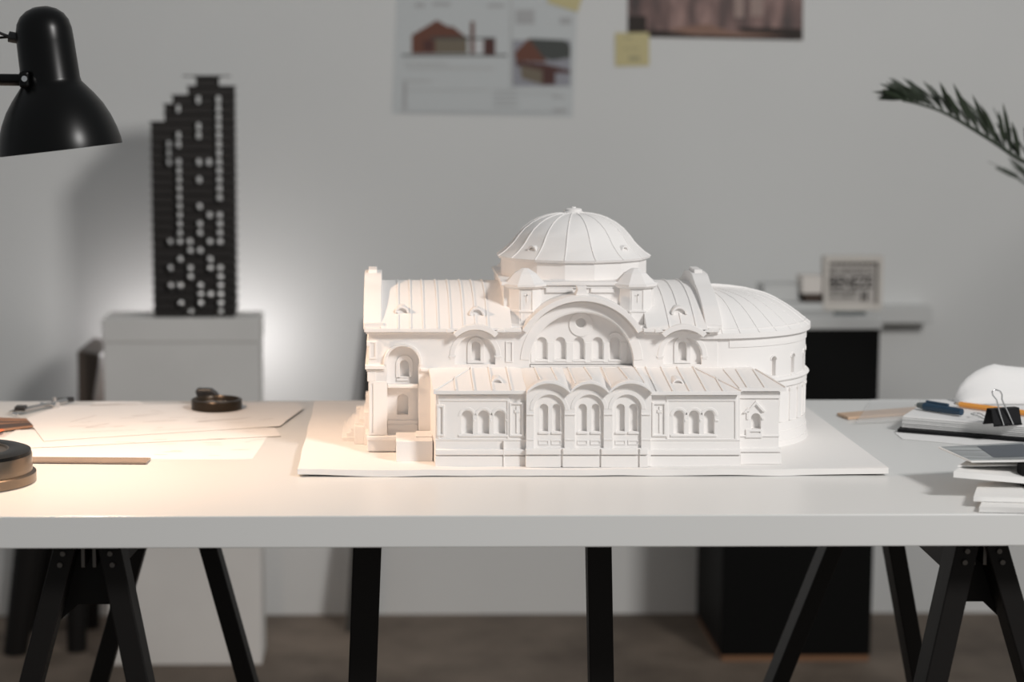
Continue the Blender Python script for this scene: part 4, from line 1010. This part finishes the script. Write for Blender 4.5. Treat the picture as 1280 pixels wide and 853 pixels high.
def text_mesh(body, x0, x1, z0, z1, y, mt, parent, name='lettering'):
    tcv = bpy.data.curves.new('t', 'FONT'); tcv.body = body; tcv.extrude = .0008; tcv.size = 1; tcv.offset = .022
    o_ = bpy.data.objects.new('t', tcv); me = bpy.data.meshes.new_from_object(o_); bpy.data.objects.remove(o_)
    xs = [v.co.x for v in me.vertices]; ys = [v.co.y for v in me.vertices]; zs_ = [v.co.z for v in me.vertices]
    a, b2, c, d_ = min(xs), max(xs), min(ys), max(ys)
    for v in me.vertices:
        v.co = Vector((x0+(v.co.x-a)/(b2-a)*(x1-x0), y-.0008*(1 if v.co.z > 0 else 0), z0+(v.co.y-c)/(d_-c)*(z1-z0)))
    me.materials.clear(); return mesh_obj(name, me, mt, parent)
H = sz1-sz0; tx0 = sx0+fw; tx1 = sx1-fw
text_mesh('BENEZE', tx0+.002, tx1-.006, sz0+H*.40, sz0+H*.62, SY+.0135, ink, bk_)
def dashes(z0, z1, n, mt, xa=0, xb=1, seed=1):
    bm = NB(); r_ = random.Random(seed)
    for i in range(n):
        a = tx0+(tx1-tx0)*(xa+(xb-xa)*(i+.15)/n); b2 = tx0+(tx1-tx0)*(xa+(xb-xa)*(i+r_.uniform(.45, .85))/n)
        box(bm, a, b2, SY+.0125, SY+.014, sz0+H*z0, sz0+H*z1)
    obj('lettering', bm, mt, bk_)
dashes(.83, .87, 9, ink2, 0, 1, 1); dashes(.67, .76, 14, ink2, 0, .95, 2); dashes(.30, .36, 14, ink, 0, .62, 3); dashes(.20, .26, 12, ink2, 0, .6, 4); dashes(.16, .34, 2, ink, .68, .86, 5)
# clutter left of the sign
cream = mat('cream_box', (.72, .67, .62), .7); dbr = mat('dark_brown_box', (.045, .025, .015), .6)
def bbox(name, a, b_, c, d_, Y, dep, mt, label, cat, z0=None):
    x0, x1 = X(a, Y, c), X(b_, Y, c); zt = Z(c, Y); zb = Z(d_, Y) if z0 is None else z0
    bm = NB(); box(bm, x0, x1, Y, Y+dep, zb, zt); return tag(obj(name, bm, mt, bevel=.001), label, cat)
zA0 = kt+.0005
bbox('model_box', 930, 1029, 380, 395, KY+.10, .13, palem, 'pale low box lying on the cabinet top behind the apse', 'box', zA0)
zA1 = Z(380, KY+.10)+.0005
bbox('box', 1006, 1026, 368, 380, KY+.12, .06, dbr, 'small dark brown box under the cream box, left of the sign', 'box', zA1)
zA2 = Z(368, KY+.12)+.0005
bbox('box', 1003, 1028, 346, 368, KY+.12, .06, cream, 'small cream box left of the framed letter sign', 'box', zA2)
bbox('model_box', 955, 999, 357, 380, KY+.14, .08, palem, 'pale flat box stacked behind the apse roof on the cabinet', 'box', zA1)
bm = NB(); c = P(1082, 394, KY+.03); a = P(1042, 390, KY+.03); tube(bm, [(a.x, KY+.03, kt+.004), ((a.x+c.x)/2, KY+.025, kt+.0045), (c.x, KY+.035, kt+.004)], .0038, 8); tag(obj('rod', bm, grey, smooth=40), 'thin grey rod lying in front of the framed sign', 'rod')

# ------------------------------------------------------------------ papers on the wall
WY = WALLY-.001
post = mat('poster_paper', (.56, .58, .58), .6, spec=.3)
cols = {'brick': (.14, .052, .032), 'brickd': (.08, .03, .025), 'grey': (.10, .10, .10), 'lg': (.42, .42, .42), 'roof': (.06, .065, .06), 'olive': (.17, .14, .10), 'snow': (.30, .30, .33), 'pale': (.50, .50, .49), 'wht': (.60, .60, .60)}
cm = {k: mat('ink_'+k, v, .7) for k, v in cols.items()}; ck = list(cm)
def flat_print(name, label, cat, outline, items, base, mats, Y=WY, th=.0006):
    bm = NB(); lo = [P(a, b_, Y) for a, b_ in outline]; hexa(bm, [v+Vector((0, th, 0)) for v in lo], lo)
    for i, (pts, k) in enumerate(items):
        f = bm.faces.new([bm.verts.new(P(a, b_, Y)+Vector((0, -.0003-.00004*i, 0))) for a, b_ in pts]); f.material_index = 1+mats.index(k)
    bmesh.ops.recalc_face_normals(bm, faces=bm.faces)
    me = bpy.data.meshes.new(name); bm.to_mesh(me); bm.free()
    return tag(mesh_obj(name, me, [base]+[cm[k] for k in mats]), label, cat)
q4 = lambda a, b_, c, d_: [(a, c), (b_, c), (b_, d_), (a, d_)]
its = [(q4(502, 634, 68, 70.5), 'grey'),
       ([(514.5, 67), (514.5, 44), (546, 25), (560, 33), (566, 33), (584, 47), (584, 67)], 'brick'),
       (q4(538, 586, 46, 49), 'roof'), (q4(544, 584, 49, 67), 'olive'), (q4(529, 542, 50, 64), 'brickd'),
       (q4(588, 593, 27, 67), 'brick'), (q4(593, 604, 52, 66), 'wht'), (q4(604.5, 619, 49, 69), 'brickd'),
       (q4(584, 619, 47, 49), 'roof'),
       (q4(641, 713, 50, 108), 'snow'),
       ([(643, 66), (661, 48), (682, 72), (682, 78), (645, 76)], 'brick'), ([(661, 48), (705, 50), (713, 56), (713, 72), (690, 76), (680, 73)], 'roof'),
       ([(645, 76), (682, 80), (713, 88), (713, 92), (679, 90), (645, 82)], 'brickd'), ([(650, 82), (678, 88), (678, 106), (652, 98)], 'olive'), ([(678, 88), (694, 90), (694, 106), (678, 106)], 'brickd')]
for a, b_, c, d_ in ((519, 531, 4, 9), (541, 563, 3, 7), (610, 630, 5, 9), (645, 668, 12, 30), (700, 714, 22, 30), (505, 560, 78, 80), (508, 618, 84, 86), (503, 540, 100, 102), (504, 508, 103, 137), (510, 612, 112, 113), (617, 647, 113, 114.5), (617, 647, 119, 120.5), (617, 647, 125, 126.5), (617, 647, 131, 132.5), (690, 706, 120, 122), (692, 708, 136, 140), (650, 700, 116, 117)): its.append((q4(a, b_, c, d_), 'pale' if b_-a > 30 else 'lg'))
its.append((q4(499, 710, 139.5, 140.5), 'lg')); its.append((q4(638.5, 640, -20, 110), 'pale'))
flat_print('poster', 'large poster with two brick house pictures pinned on the back wall', 'poster', [(490, 142), (716, 146.5), (724, -60), (498, -60)], its, post, ck)
phb = bpy.data.materials.new('brown_photo'); phb.use_nodes = True; nt = phb.node_tree; b = nt.nodes['Principled BSDF']
tc = nt.nodes.new('ShaderNodeTexCoord'); mp = nt.nodes.new('ShaderNodeMapping'); mp.inputs['Scale'].default_value = (30, 1, 9); n1 = nt.nodes.new('ShaderNodeTexNoise'); n1.inputs['Scale'].default_value = 1; n1.inputs['Detail'].default_value = 4
cr = nt.nodes.new('ShaderNodeValToRGB'); e = cr.color_ramp.elements; e[0].position = .33; e[0].color = (.035, .018, .016, 1); e[1].position = .72; e[1].color = (.36, .22, .19, 1); e.new(.5).color = (.14, .075, .065, 1)
nt.links.new(tc.outputs['Object'], mp.inputs[0]); nt.links.new(mp.outputs[0], n1.inputs['Vector']); nt.links.new(n1.outputs['Fac'], cr.inputs['Fac']); nt.links.new(cr.outputs['Color'], b.inputs['Base Color']); b.inputs['Roughness'].default_value = .5
cm['dk'] = mat('ink_dk', (.025, .016, .012), .7); cm['tan'] = mat('ink_tan', (.26, .15, .11), .7); cm['col'] = mat('ink_col', (.34, .25, .22), .7)
flat_print('photo_print', 'dark brown photograph of columns taped high on the wall right of the poster', 'photograph', [(784.5, 46), (1003.5, 50.5), (1004.5, -90), (785, -90)],
           [(([(785, 38), (830, 38), (870, 44), (1003, 45), (1003, 50), (785, 45.5)]), 'dk'), ([(835, 36), (885, 30), (915, 40), (990, 44), (930, 46), (860, 43)], 'tan'), (q4(918, 930, -90, 22), 'col'), (q4(938, 954, -90, 20), 'col'), ([(918, 34), (1003, 36), (1003, 46), (930, 40)], 'dk'), (q4(785, 808, 20, 38), 'dk')],
           phb, ['dk', 'tan', 'col'], Y=WY-.0004)
ym = mat('yellow_paper', (.56, .49, .26), .7); cm['yl'] = mat('ink_yl', (.38, .34, .20), .7)
flat_print('sticky_note', 'pale yellow sticky note below the left corner of the brown photograph', 'sticky note', [(769, 83), (811.5, 82), (811.5, 40.5), (769, 41)], [(q4(780, 790, 46, 48), 'yl'), (q4(778, 800, 60, 61.5), 'yl'), (q4(786, 800, 70, 76), 'yl')], ym, ['yl'], Y=WY-.0012, th=.0008)
flat_print('sticky_note', 'pale yellow sticky note at the top right corner of the house poster', 'sticky note', [(684, 3), (722, 15), (736, -28), (696, -38)], [(q4(695, 715, -10, -8), 'yl')], ym, ['yl'], Y=WY-.0016, th=.0008)

# ------------------------------------------------------------------ palm, right
leafm = mat('dark_palm_leaf', (.018, .028, .014), .45); potm = mat('grey_pot', (.2, .2, .2), .7); soilm = mat('soil', (.05, .035, .025), .9)
PYp = 1.0; potx = X(1280, PYp)+.45
palm = thing('potted_palm', 'dark green palm frond reaching in from the right edge', 'plant', (potx, PYp, 0))
bm = NB(); lathe(bm, [(0, 0), (.12, 0), (.16, .30), (.17, .31), (.17, .34), (.15, .34), (.145, .30), (0, .30)], potx, PYp, 40); obj('pot', bm, potm, palm, smooth=35)
bm = NB(); tube(bm, [(potx, PYp, .28), (potx+.01, PYp, .55), (potx, PYp+.01, .80)], .022, 12, .018); obj('trunk', bm, soilm, palm, smooth=50)
def frond(pts, Ln, seed, name='frond'):
    r_ = random.Random(seed); pts = [Vector(p) for p in pts]
    def at(t):
        s_ = t*(len(pts)-1); i = min(int(s_), len(pts)-2); f = s_-i
        p0, p1, p2, p3 = pts[max(i-1, 0)], pts[i], pts[i+1], pts[min(i+2, len(pts)-1)]
        return .5*((2*p1)+(p2-p0)*f+(2*p0-5*p1+4*p2-p3)*f*f+(-p0+3*p1-3*p2+p3)*f**3)
    bm = NB(); tube(bm, [at(i/30) for i in range(31)], .005, 8, .0012)
    n = 21
    for i in range(n):
        t = .3+.7*i/(n-1); p = at(t); d_ = (at(min(1, t+.02))-at(t-.02)).normalized()
        for sd in (-1, 1):
            if t > .985 and sd < 0: continue
            upv = Vector((0, 0, 1)); side = d_.cross(upv).normalized()*sd
            k = (1-t)**.6
            dr = (d_*(.55+.75*t)+side*.38*(.4+k)+upv*(1.35*(k+.1)+.02)).normalized(); dr = (dr+Vector((r_.uniform(-.2, .2), r_.uniform(-.1, .1), r_.uniform(-.12, .12)))).normalized()
            l = Ln*(.62+.42*min(1, k*1.5))*r_.uniform(.85, 1.1); wv_ = dr.cross(side.cross(dr)).normalized(); wid = dr.cross(Vector((0, 1, 0))).normalized() if r_.random() < .7 else side
            a = p; m1 = p+dr*l*.35; m2 = p+dr*l*.7+Vector((0, 0, -.004)); e_ = p+dr*l+Vector((0, 0, -.010)); ww_ = .0040
            nn = dr.cross(wid).normalized()*.0005
            v = [a-wid*.001, m1-wid*ww_, m2-wid*ww_*.75, e_, m2+wid*ww_*.75, m1+wid*ww_]
            hexa(bm, [q+nn for q in v], [q-nn for q in v])
    return obj(name, bm, leafm, palm)
f1 = [(potx, PYp+.01, .80), tuple(P(1400, 250, PYp+.02)), tuple(P(1290, 207, PYp+.03)), tuple(P(1240, 176, PYp+.03)), tuple(P(1185, 143, PYp+.02)), tuple(P(1148, 130, PYp+.02)), tuple(P(1128, 126, PYp+.01))]
frond(f1, .082, 5)
f2 = [(potx, PYp+.01, .80), (potx-.04, PYp+.1, 1.02), tuple(P(1420, 300, PYp+.3)), tuple(P(1340, 262, PYp+.34)), tuple(P(1275, 226, PYp+.36))]
frond(f2, .10, 6)
f3 = [(potx, PYp+.01, .80), (potx+.1, PYp, 1.2), (potx+.3, PYp+.05, 1.4), (potx+.5, PYp+.05, 1.35)]
frond(f3, .12, 7)

# look-alike things that repeat share a group
for o in list(C.objects):
    if o.parent is None and 'label' in o:
        k = o.name.split('.')[0]
        g = {'trestle': 'black trestles under the white table', 'drawing_sheet': 'drawing sheets on the left of the table', 'sticky_note': 'yellow sticky notes on the wall',
             'card_sheet': 'white cards stacked at the front right', 'foam_board': 'white boards stacked at the front right', 'model_box': 'pale boxes on the cabinet', 'box': 'small boxes beside the framed sign'}.get(k)
        if g: o['group'] = g
